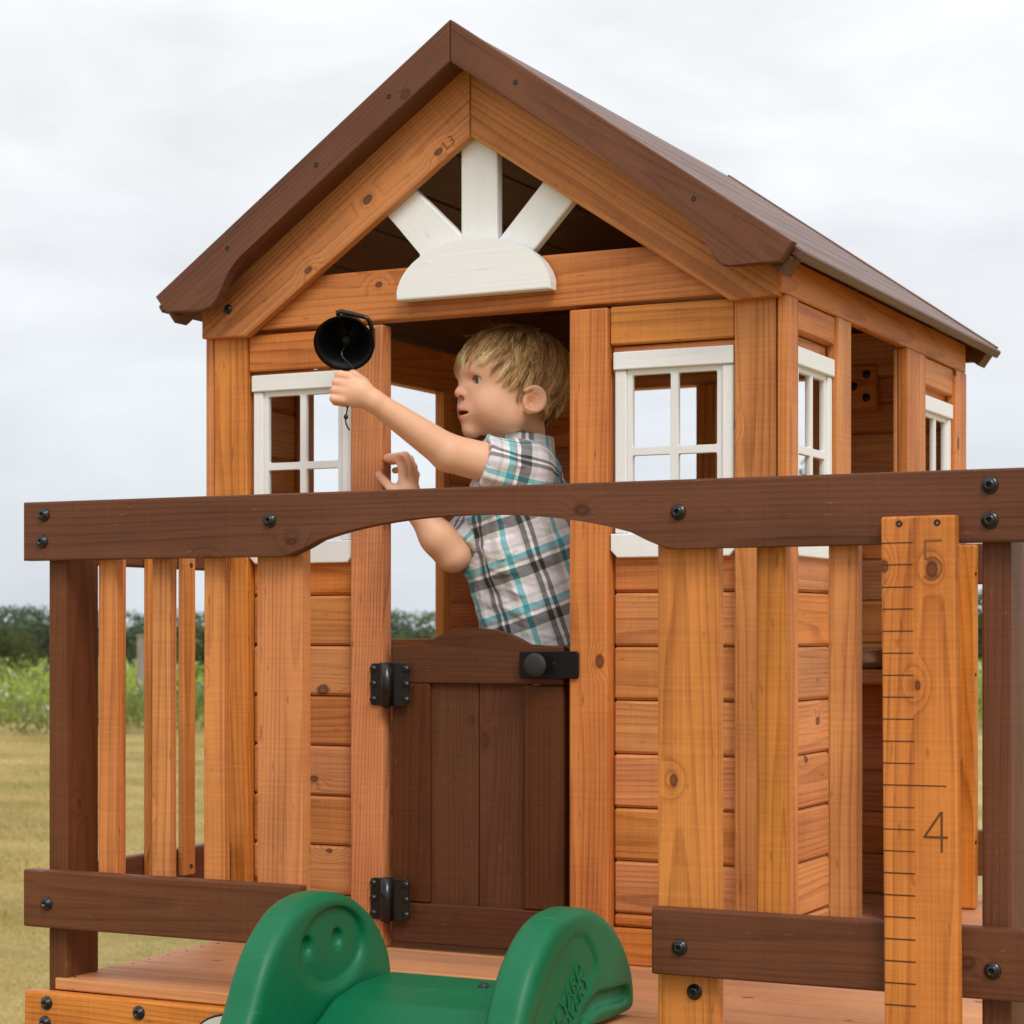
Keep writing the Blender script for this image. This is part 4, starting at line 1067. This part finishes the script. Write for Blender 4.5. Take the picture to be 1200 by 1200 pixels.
# a few flyaway hairs
fly = rng.random(ns) < .012
pts[fly] += (skull_n(root[fly])[:, None] * (np.linspace(0, 1, NS) ** 2)[None, :, None]) * rng.uniform(.004, .016, (fly.sum(), 1, 1))
PW = HC + pts[..., 0:1] * HF + pts[..., 1:2] * HL + pts[..., 2:3] * HU
tan = np.gradient(PW, axis=1); tan /= np.linalg.norm(tan, axis=2, keepdims=True) + 1e-9
nw = skull_n(pts.reshape(-1, 3)).reshape(pts.shape); nw = nw[..., 0:1] * HF + nw[..., 1:2] * HL + nw[..., 2:3] * HU
sd = np.cross(tan, nw); sd /= np.linalg.norm(sd, axis=2, keepdims=True) + 1e-9
wd = (np.array([.9, 1, 1, 1, 1, .92, .8, .6, .12]) * .00034)[None, :, None] * rng.uniform(.7, 1.5, (ns, 1, 1))
ridge = nw * wd * .8
HV = np.stack([PW - sd * wd, PW + ridge, PW + sd * wd], 2).reshape(-1, 3)          # three verts a row: a tiny roof section
idx = np.arange(ns)[:, None] * NS * 3 + np.arange(NS - 1)[None] * 3
q1 = np.stack([idx, idx + 1, idx + 4, idx + 3], -1).reshape(-1, 4); q2 = q1 + 1
sh = np.clip(cl_shade[cl] * 1.05 + rng.normal(0, .26, ns) - .06 + 1.6 * np.clip(root[:, 0], -.06, .06), 0, 1)
dark = np.array([.210, .100, .036]); mid = np.array([.740, .435, .165]); lite = np.array([1.0, .80, .46])
hc_ = np.where(sh[:, None] < .5, dark + (mid - dark) * (sh[:, None] * 2), mid + (lite - mid) * (sh[:, None] * 2 - 1))
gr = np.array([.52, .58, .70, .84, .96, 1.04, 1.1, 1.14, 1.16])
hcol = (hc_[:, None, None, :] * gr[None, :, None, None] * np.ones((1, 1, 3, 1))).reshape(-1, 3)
HAIR = NT('hair')
HAIR.set(Base_Color=HAIR.n('ShaderNodeVertexColor', layer_name='tint').outputs[0], Roughness=.38, Specular_IOR_Level=.45)
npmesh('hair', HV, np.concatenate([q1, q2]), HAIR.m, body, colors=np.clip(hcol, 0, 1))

# ------------------------------------------------------------------ shirt
LSE = LS + (LE - LS) * .60; RSE = RS + (RE - RS) * .93
def fold(P, seed, fr, am):
    k = np.random.default_rng(seed); o = np.zeros(len(P))
    for _ in range(5):
        v = k.normal(size=3); v /= np.linalg.norm(v); o += np.sin(P @ v * fr * k.uniform(.7, 1.5) + k.uniform(0, 6.3)) ** 3
    return o * am / 5
def sleeve_f(P, a, b, r0, r1):
    ax = (b - a) / np.linalg.norm(b - a); L_ = np.linalg.norm(b - a)
    t = (P - a) @ ax; d = cap(P, a, b + ax * .05, r0, r1)
    d = np.maximum(d, t - L_)
    hollow = np.maximum(cap(P, a + ax * L_ * .78, b + ax * .08, r1 * .70, r1 - .006), -(t - L_ * .78))
    return smax(d, -hollow, .0015)
def shirt_parts(P):
    t = torso_f(P, .004)
    t = smin(t, cap(P, LS * .75 + T1 * .25, RS * .75 + T1 * .25, .046, .044), .030)
    # belly fall and hem
    t = np.maximum(t, -((P - T0) @ TA) + .005)
    # chest pocket and placket relief
    q_ = P - T0; a = q_ @ TF; b = q_ @ TL; c = q_ @ TA
    ang = np.arctan2(b, a)
    l = sleeve_f(P, LS, LSE, .0455, .0415); r = sleeve_f(P, RS, RSE, .0425, .0365)
    return t, l, r, ang, c
NB = HC + HF * -.016 + np.array([.004, .004, -.098])          # neck ring centre
def shirt_f(P):
    t, l, r, ang, c = shirt_parts(P)
    d = smin(smin(t, l, .014), r, .012)
    ctr = T1 - TA * .05
    d = d + fold(P, 3, 70, .0105) * np.clip(1 - np.abs(d) / .03, 0, 1) + fold(P, 9, 150, .0042) * (np.abs(d) < .02)
    # placket strip down the front, pocket with flap, pocket on his left chest
    pk = np.where((np.abs(ang - .62) < .26) & (c > .205) & (c < .262), .0022, 0) + np.where((np.abs(ang - .62) < .28) & (c > .240 - .012 * (1 - np.abs(ang - .62) / .28)) & (c < .264), .0022, 0)
    pl = np.where(np.abs(ang + .05) < .13, .0016, 0)
    d = d - np.where(t < np.minimum(l, r), pk + pl, 0)
    # collar: a band standing round the neck, open at the throat
    w = P - NB; ax = np.array([.10, .06, .99]); ax /= np.linalg.norm(ax); hgt = w @ ax; rad_ = np.linalg.norm(w - hgt[:, None] * ax, axis=1)
    col = np.maximum(np.abs(rad_ - (.0505 - .20 * hgt)) - .0028, np.abs(hgt) - .0175)
    wr = w / (np.linalg.norm(w, axis=1, keepdims=True) + 1e-9)
    col = np.where((wr @ TF) > .80, col + .02, col)
    d = smin(d, col, .003)
    # neck hole
    return smax(d, -cap(P, NB + ax * -.03, NB + ax * .06, .0425, .0405), .002)
_V, _Q = surface_net(shirt_f, (-.13, -.06, .385), (.175, .300, .835), .0024)
_V = relax(_V, _Q, 1, .5)
t, l, r, ang, c = shirt_parts(_V)
U_ = np.zeros((len(_V), 3))
U_[:, 0] = ang * .088 + c * .10; U_[:, 1] = c - ang * .012
def suv(a, b, off):
    ax = (b - a) / np.linalg.norm(b - a); w = _V - a; tt = w @ ax; rd = w - tt[:, None] * ax
    e1 = np.cross(ax, [0, 0, 1.0]); e1 /= np.linalg.norm(e1); e2 = np.cross(e1, ax)
    return np.stack([np.arctan2(rd @ e1, rd @ e2) * .047 + off, tt + off * .7, np.zeros(len(tt))], -1)
ml = l < np.minimum(t - .002, r); mr = r < np.minimum(t - .002, l)
U_[ml] = suv(LS, LSE, .022)[ml]; U_[mr] = suv(RS, RSE, .05)[mr]
w = _V - NB; mc = (np.abs(w[:, 2]) < .026) & (np.hypot(w[:, 0], w[:, 1]) < .057) & (w[:, 2] > -.012)
U_[mc] = np.stack([np.arctan2(w[mc, 0], w[mc, 1]) * .05, w[mc, 2] + .012, np.zeros(mc.sum())], -1)
PL = NT('plaid_cotton')
_uv = PL.n('ShaderNodeAttribute', attribute_name='cloth_uv').outputs['Vector']
_wob = PL.n('ShaderNodeTexNoise', {'Vector': _uv, 'Scale': 22.0, 'Detail': 2.0}).outputs['Color']
_uv2 = PL.n('ShaderNodeVectorMath', {0: _uv, 1: PL.n('ShaderNodeVectorMath', {0: PL.n('ShaderNodeVectorMath', {0: _wob, 1: (.5, .5, .5)}, operation='SUBTRACT').outputs[0], 'Scale': .006}, operation='SCALE').outputs[0]}, operation='ADD').outputs[0]
_s = PL.n('ShaderNodeSeparateXYZ', {0: _uv2})
_fu = PL.math('FRACT', PL.math('MULTIPLY', PL.math('ADD', _s.outputs[0], 2.0), 1 / .080)); _fv = PL.math('FRACT', PL.math('MULTIPLY', PL.math('ADD', _s.outputs[1], 2.0), 1 / .080))
wht = (.92, .915, .92); gry = (.66, .66, .62); chc = (.025, .025, .030); tea = (.05, .52, .60); lil = (.84, .80, .85)
_cu = PL.ramp(_fu, [(.0, wht), (.07, tea), (.17, wht), (.22, lil), (.40, gry), (.44, chc), (.54, wht), (.60, chc), (.68, lil), (.86, gry)], 'CONSTANT')
_cv = PL.ramp(_fv, [(.0, lil), (.22, gry), (.34, chc), (.56, wht), (.63, (.30, .28, .28)), (.69, tea), (.80, wht), (.93, gry)], 'CONSTANT')
_pc = PL.mix(.5, _cu, _cv); _pm = PL.mix(1.0, _cu, _cv, 'MULTIPLY'); _pf = PL.mix(.55, _pc, _pm)
_wv = PL.n('ShaderNodeTexNoise', {'Vector': PL.n('ShaderNodeVectorMath', {0: _uv, 1: (1500.0, 1500.0, 1.0)}, operation='MULTIPLY').outputs[0], 'Scale': 1.0, 'Detail': 1.0}).outputs[0]
_pf = PL.mix(PL.math('MULTIPLY', _wv, .14), _pf, (.42, .42, .42))
PL.set(Base_Color=_pf, Roughness=.85, Specular_IOR_Level=.2, Sheen_Weight=.15, Normal=PL.n('ShaderNodeBump', {'Strength': .25, 'Distance': .0004, 'Height': _wv}).outputs[0])
shirt = npmesh('shirt', _V, _Q, PL.m, body, uv=U_)
_V, _Q = surface_net(lambda P: np.maximum(np.maximum(smin(legs_f(P, .010), torso_f(P, -.002), .02), P[:, 2] - .44), .20 - P[:, 2]), (-.06, .06, .18), (.20, .32, .46), .005)
npmesh('shorts', relax(_V, _Q, 1), _Q, simple('navy_cotton', (.03, .035, .06), .85, .2), body)

# bell cord running through the fist
c0 = MB_ @ Vector((.001, -.008, -.012))
cord = [c0, c0 + Vector((.0, -.012, -.018)), Vector(lh(.008, -.012, -.034)), Vector(lh(.006, -.010, -.012)), Vector(lh(.004, -.009, .012)), Vector(lh(.001, -.007, .032)), Vector(lh(.0, -.006, .044)), Vector(lh(-.005, -.005, .053)), Vector(lh(-.011, -.005, .059))]
cs_ = [Vector(p_) for p_ in spline([tuple(v) for v in cord], 5)]
tube('cord', cs_, .0013, BLACK, bell, 8)
kn_ = Vector(lh(.0, -.006, .0405))
V, Fc = lathe_data([(.0008, -.0045), (.0034, -.002), (.0034, .002), (.0008, .0045)], 10); meshobj('cord_knot', V, Fc, BLACK, bell, Matrix.Translation(kn_), True)

# ------------------------------------------------------------------ field, meadow and trees beyond the lawn
CAMP = np.array(cam.location); _th = cam.rotation_euler[2]
FWD = np.array([-math.sin(_th), math.cos(_th), 0]); RGT = np.array([math.cos(_th), math.sin(_th), 0])
def field_xy(bearing, dist):
    """ground point at a bearing (tangent to the right of the view axis) and distance from the porch front"""
    p = CAMP + (FWD + RGT * bearing) * dist; return p[0], p[1]
def gz_at(x, y): return np.interp(np.hypot(x, np.asarray(y) - .3), [0, 34, 40, 48, 58, 70, 84, 100, 130, 180, 300], [ground_z(d) for d in (0, 34, 40, 48, 58, 70, 84, 100, 130, 180, 300)])
def leafmat(name, cols, scale, rough=.7, trans=.4):
    s = NT(name)
    tc = s.n('ShaderNodeTexCoord').outputs['Object']
    rnd = s.n('ShaderNodeObjectInfo').outputs['Random']
    p = s.n('ShaderNodeVectorMath', {0: tc, 1: s.n('ShaderNodeCombineXYZ', {0: s.math('MULTIPLY', rnd, 50.0), 1: 0.0, 2: 0.0}).outputs[0]}, operation='ADD').outputs[0]
    n1 = s.n('ShaderNodeTexNoise', {'Vector': p, 'Scale': scale, 'Detail': 4.0, 'Roughness': .65}).outputs[0]
    k = len(cols)
    c = s.ramp(n1, [(.30 + .40 * i / (k - 1), cols[i]) for i in range(k)])
    s.set(Base_Color=c, Roughness=rough, Specular_IOR_Level=.25)
    tr = s.n('ShaderNodeBsdfTranslucent', {0: c}); mx = s.n('ShaderNodeMixShader', {0: trans, 1: s.b.outputs[0], 2: tr.outputs[0]})
    s.t.links.new(mx.outputs[0], s.o.inputs[0]); return s.m
BARK = simple('bark', (.10, .075, .055), .9, .1, 0, .4, 6, .6)
LEAF = [leafmat('dark_foliage', [(.050, .078, .046), (.095, .135, .072), (.135, .180, .092)], .9),
        leafmat('mid_foliage', [(.055, .085, .042), (.105, .148, .064), (.150, .195, .088)], .9),
        leafmat('olive_foliage', [(.045, .062, .020), (.085, .105, .032), (.13, .145, .05)], .9)]
rngt = np.random.default_rng(5)
def crown_mesh(h, w, n, leaf, seed, narrow=1.0):
    k = np.random.default_rng(seed)
    nl = 16; c = np.stack([k.normal(0, .26 * w, nl), k.normal(0, .26 * w, nl), h * (.26 + .60 * k.random(nl))], -1)
    r = w * k.uniform(.16, .30, nl) * np.interp(c[:, 2] / h, [.2, .5, .9], [1.0, 1.0, .62]) * narrow
    c[:, :2] *= np.interp(c[:, 2] / h, [.2, .5, .95], [.9, 1.0, .35])[:, None] * narrow
    i = k.choice(nl, n, p=r ** 2 / (r ** 2).sum())
    d = k.normal(size=(n, 3)); d /= np.linalg.norm(d, axis=1, keepdims=True)
    P = c[i] + d * (r[i] * (.55 + .5 * k.random(n) ** .6))[:, None]
    keep = k.random(n) < np.where(np.sin(P[:, 0] * 4.1 + 1) + np.sin(P[:, 1] * 3.7) + np.sin(P[:, 2] * 4.6) > -1.2, 1, .25)
    P = P[keep]; d = d[keep]; n = len(P)
    nrm = d + k.normal(0, .55, (n, 3)); nrm /= np.linalg.norm(nrm, axis=1, keepdims=True)
    a = np.cross(nrm, k.normal(size=(n, 3))); a /= np.linalg.norm(a, axis=1, keepdims=True); b = np.cross(nrm, a)
    s_ = leaf * k.uniform(.6, 1.3, (n, 1))
    V = np.stack([P - a * s_ * .5, P + b * s_ * .32, P + a * s_ * .5, P - b * s_ * .32], 1).reshape(-1, 3)
    return V, np.arange(4 * n).reshape(-1, 4)
def tree_meshes(h, w, n, leaf, seed, narrow=1.0):
    V, Q = crown_mesh(h, w, n, leaf, seed, narrow)
    me = bpy.data.meshes.new('crown'); me.from_pydata(V.tolist(), [], Q.tolist())
    k = random.Random(seed); TV, TF_ = tube_data([(0, 0, -.4), (.03, 0, h * .2), (-.05, .04, h * .45), (.02, 0, h * .8)], [h * .030, h * .024, h * .016, h * .004], 8)
    for j in range(7):
        z = h * (.2 + .08 * j); a = k.uniform(0, 6.28); L = w * .32 * (1 - .07 * j)
        v, f = tube_data([(0, 0, z), (L * .5 * math.cos(a), L * .5 * math.sin(a), z + L * .3), (L * math.cos(a), L * math.sin(a), z + L * .75)], [h * .011, h * .007, h * .002], 6)
        b_ = len(TV); TV += v; TF_ += [tuple(q + b_ for q in ff) for ff in f]
    mt = bpy.data.meshes.new('trunk'); mt.from_pydata([tuple(v) for v in TV], [], TF_)
    mt.materials.append(BARK); mt.polygons.foreach_set('use_smooth', [True] * len(mt.polygons))
    return me, mt
PROTO = {}
def tree(name, kind, matk, bearing, dist, top_z, width, label, cat='tree', group=None, n=9000, leaf=.19, narrow=1.0):
    x, y = field_xy(bearing, dist); z = float(gz_at(x, y)); h = top_z - z
    key = (kind, matk)
    if key not in PROTO:
        me, mt = tree_meshes(6.0, 5.2, n, leaf, 30 + kind, narrow); me.materials.append(LEAF[matk]); PROTO[key] = (me, mt)
    me, mt = PROTO[key]
    e_ = empty(name, (x, y, z), label, cat, group)
    Mx = Matrix.Translation((x, y, z)) @ Matrix.Rotation(random.uniform(0, 6.28), 4, 'Z') @ Matrix.Diagonal((width / 5.2, width / 5.2, h / 6.0, 1))
    link(bpy.data.objects.new('crown', me), Mx, e_); link(bpy.data.objects.new('trunk', mt), Mx, e_)
def br(px): return (px - 600) / 2453.0
TG = 'trees along the far edge of the field'
for i_, (px, d, up, wdt, kd, mk, lb) in enumerate((
    (-48, 118, 30, 7.6, 0, 1, 'rounded tree at the left edge of the far tree line'),
    (14, 128, 33, 7.2, 1, 0, 'dark broad tree left of the corner post, in the tree line'),
    (4, 84, 13, 3.0, 2, 2, 'small olive tree in front of the tree line at the far left'),
    (52, 122, 36, 6.4, 2, 0, 'dark tree standing just behind the brown corner post'),
    (108, 126, 31, 5.4, 0, 0, 'dark tree mostly hidden behind the first cedar baluster'),
    (160, 116, 28, 5.2, 1, 0, 'dark tree seen between the first two front balusters'),
    (206, 120, 33, 5.0, 2, 1, 'green tree seen between the second and third front balusters'),
    (240, 92, 27, 4.2, 0, 2, 'lighter green tree beside the third front baluster'),
    (446, 118, 31, 5.4, 2, 0, 'darker tree in the left half of the doorway view'),
    (498, 104, 27, 5.0, 1, 1, 'lighter tree in the right half of the doorway view'))):
    tree('field_tree', kd, mk, br(px), d, .494 + up / 2453.0 * d, wdt, lb, group=TG)
tree('slender_tree', 3, 1, br(950), 62, .494 + 214 / 2453.0 * 62, 3.3, 'slender loose tree seen through the near side window', n=4200, leaf=.2, narrow=.8)
tree('bushy_tree', 1, 2, br(1150), 64, .494 + 52 / 2453.0 * 64, 4.6, 'bright green bushy tree seen between the last slat and right post')
tree('shrub', 0, 2, br(36), 40, .494 - 29 / 2453.0 * 40, 1.15, 'low olive shrub at the back of the meadow by the corner post', 'shrub')
# weathered post
x, y = field_xy(br(165), 33.0); zz = float(gz_at(x, y))
fp_ = empty('field_post', (x, y, zz), 'weathered grey wooden post standing in the meadow', 'post')
GREYW = wood('grey_weathered', (.30, .26, .22), (.19, .16, .13), (.1, .08, .06), rough=.9)
box('shaft', (x - .045, x + .045), (y - .045, y + .045), (zz - .2, .44), 'z', GREYW, fp_, .006)
box('cap_rail', (x - .06, x + .06), (y - .06, y + .06), (.4405, .47), 'x', GREYW, fp_, .006)

# meadow of tall weeds: blades and leaves as one mass
def blades(n, d0, d1, b0, b1, hmin, hmax, wmin, wmax, lean, seed, edge=0.0):
    k = np.random.default_rng(seed)
    d = np.sqrt(k.uniform(d0 ** 2, d1 ** 2, n)); b = k.uniform(b0, b1, n)
    if edge < 0: d = k.uniform(d0, d1, n)
    elif edge: d = np.maximum(d, d0 + edge * (.5 + .5 * np.sin(b * 60) * np.sin(b * 23 + 1)))
    P = CAMP + FWD * d[:, None] + RGT * (b * d)[:, None]
    P[:, 2] = gz_at(P[:, 0], P[:, 1])
    h = k.uniform(hmin, hmax, n) * (.66 + .34 * np.sin(P[:, 0] * 2.3 + 2 * np.sin(P[:, 1] * 1.7))); w = k.uniform(wmin, wmax, n)
    a = k.uniform(0, 2 * np.pi, n); s_ = np.stack([np.cos(a), np.sin(a), 0 * a], -1)
    ln_ = k.normal(0, lean, (n, 3)); ln_[:, 2] = 0
    tip = P + ln_ * h[:, None] + np.array([0, 0, 1]) * h[:, None]
    return P, s_, w, tip, h
km = np.random.default_rng(3); n = 170000
P, s_, w, tip, h = blades(n, 28.0, 47.0, br(-260), br(1460), .9, 1.0, .03, .08, .1, 3, 1.6)
hl = .30 + .62 * np.clip(.5 + .32 * np.sin(P[:, 0] * 1.9 + 1.7 * np.sin(P[:, 1] * 1.1)) + .30 * np.sin(P[:, 1] * 2.3 + P[:, 0] * .6) + km.normal(0, .10, n), 0, 1.15)
hfr = km.random(n) ** .55; P[:, 2] += hl * hfr
nn = km.normal(size=(n, 3)); nn[:, 2] = np.abs(nn[:, 2]) + .2; nn /= np.linalg.norm(nn, axis=1, keepdims=True)
a_ = np.cross(nn, km.normal(size=(n, 3))); a_ /= np.linalg.norm(a_, axis=1, keepdims=True); a_[:, 2] += km.uniform(0, .9, n); b_ = np.cross(nn, a_)
sz = km.uniform(.022, .075, (n, 1))
V = np.stack([P - a_ * sz, P + b_ * sz * .28, P + a_ * sz, P - b_ * sz * .28], 1).reshape(-1, 3); Q = np.arange(4 * n).reshape(-1, 4)
pk_ = np.sin(P[:, 0] * .55 + 1.3 * np.sin(P[:, 1] * .4)) * .5 + .5
cg = np.array([.140, .200, .045]) + km.random((n, 1)) * np.array([.10, .140, .03])
cy = np.array([.330, .430, .070]) + km.random((n, 1)) * np.array([.13, .13, .05])
mcol = cg + (cy - cg) * np.clip(pk_ * .75 + .25 + km.normal(0, .18, n), 0, 1)[:, None]
seed = ((hfr > .88) & (km.random(n) < .22))[:, None]
mcol = np.where(seed, np.array([.50, .52, .36]) * km.uniform(.8, 1.1, (n, 1)), mcol)
lowfr = (np.linalg.norm((P - CAMP)[:, :2], axis=1) < 31.5)[:, None]
mcol = np.where(lowfr & ~seed, mcol * .35 + np.array([.17, .185, .075]) * .65, mcol)
s_m = NT('meadow_leaves'); _mc = s_m.n('ShaderNodeVertexColor', layer_name='tint').outputs[0]
s_m.set(Base_Color=_mc, Roughness=.85, Specular_IOR_Level=.15)
_tr = s_m.n('ShaderNodeBsdfTranslucent', {0: _mc}); _mx = s_m.n('ShaderNodeMixShader', {0: .35, 1: s_m.b.outputs[0], 2: _tr.outputs[0]}); s_m.t.links.new(_mx.outputs[0], s_m.o.inputs[0])
tag(npmesh('meadow', V, Q, s_m.m, None, False, colors=np.repeat(mcol, 4, axis=0)), 'band of tall pale green weeds beyond the mown lawn', 'meadow', kind='stuff')
P, s_, w, tip, h = blades(150000, 6.6, 28.5, br(-160), br(560), .018, .050, .003, .0065, .6, 4, -1)
V = np.stack([P - s_ * w[:, None] * .5, P + s_ * w[:, None] * .5, tip], 1).reshape(-1, 3)
GRS = leafmat('lawn_grass', [(.24, .215, .06), (.44, .34, .12), (.58, .44, .19)], .8, .85, .3)
tag(npmesh('grass', V, np.arange(3 * len(P)).reshape(-1, 3), GRS, None, False), 'short yellow-green grass blades on the lawn', 'grass', kind='stuff')
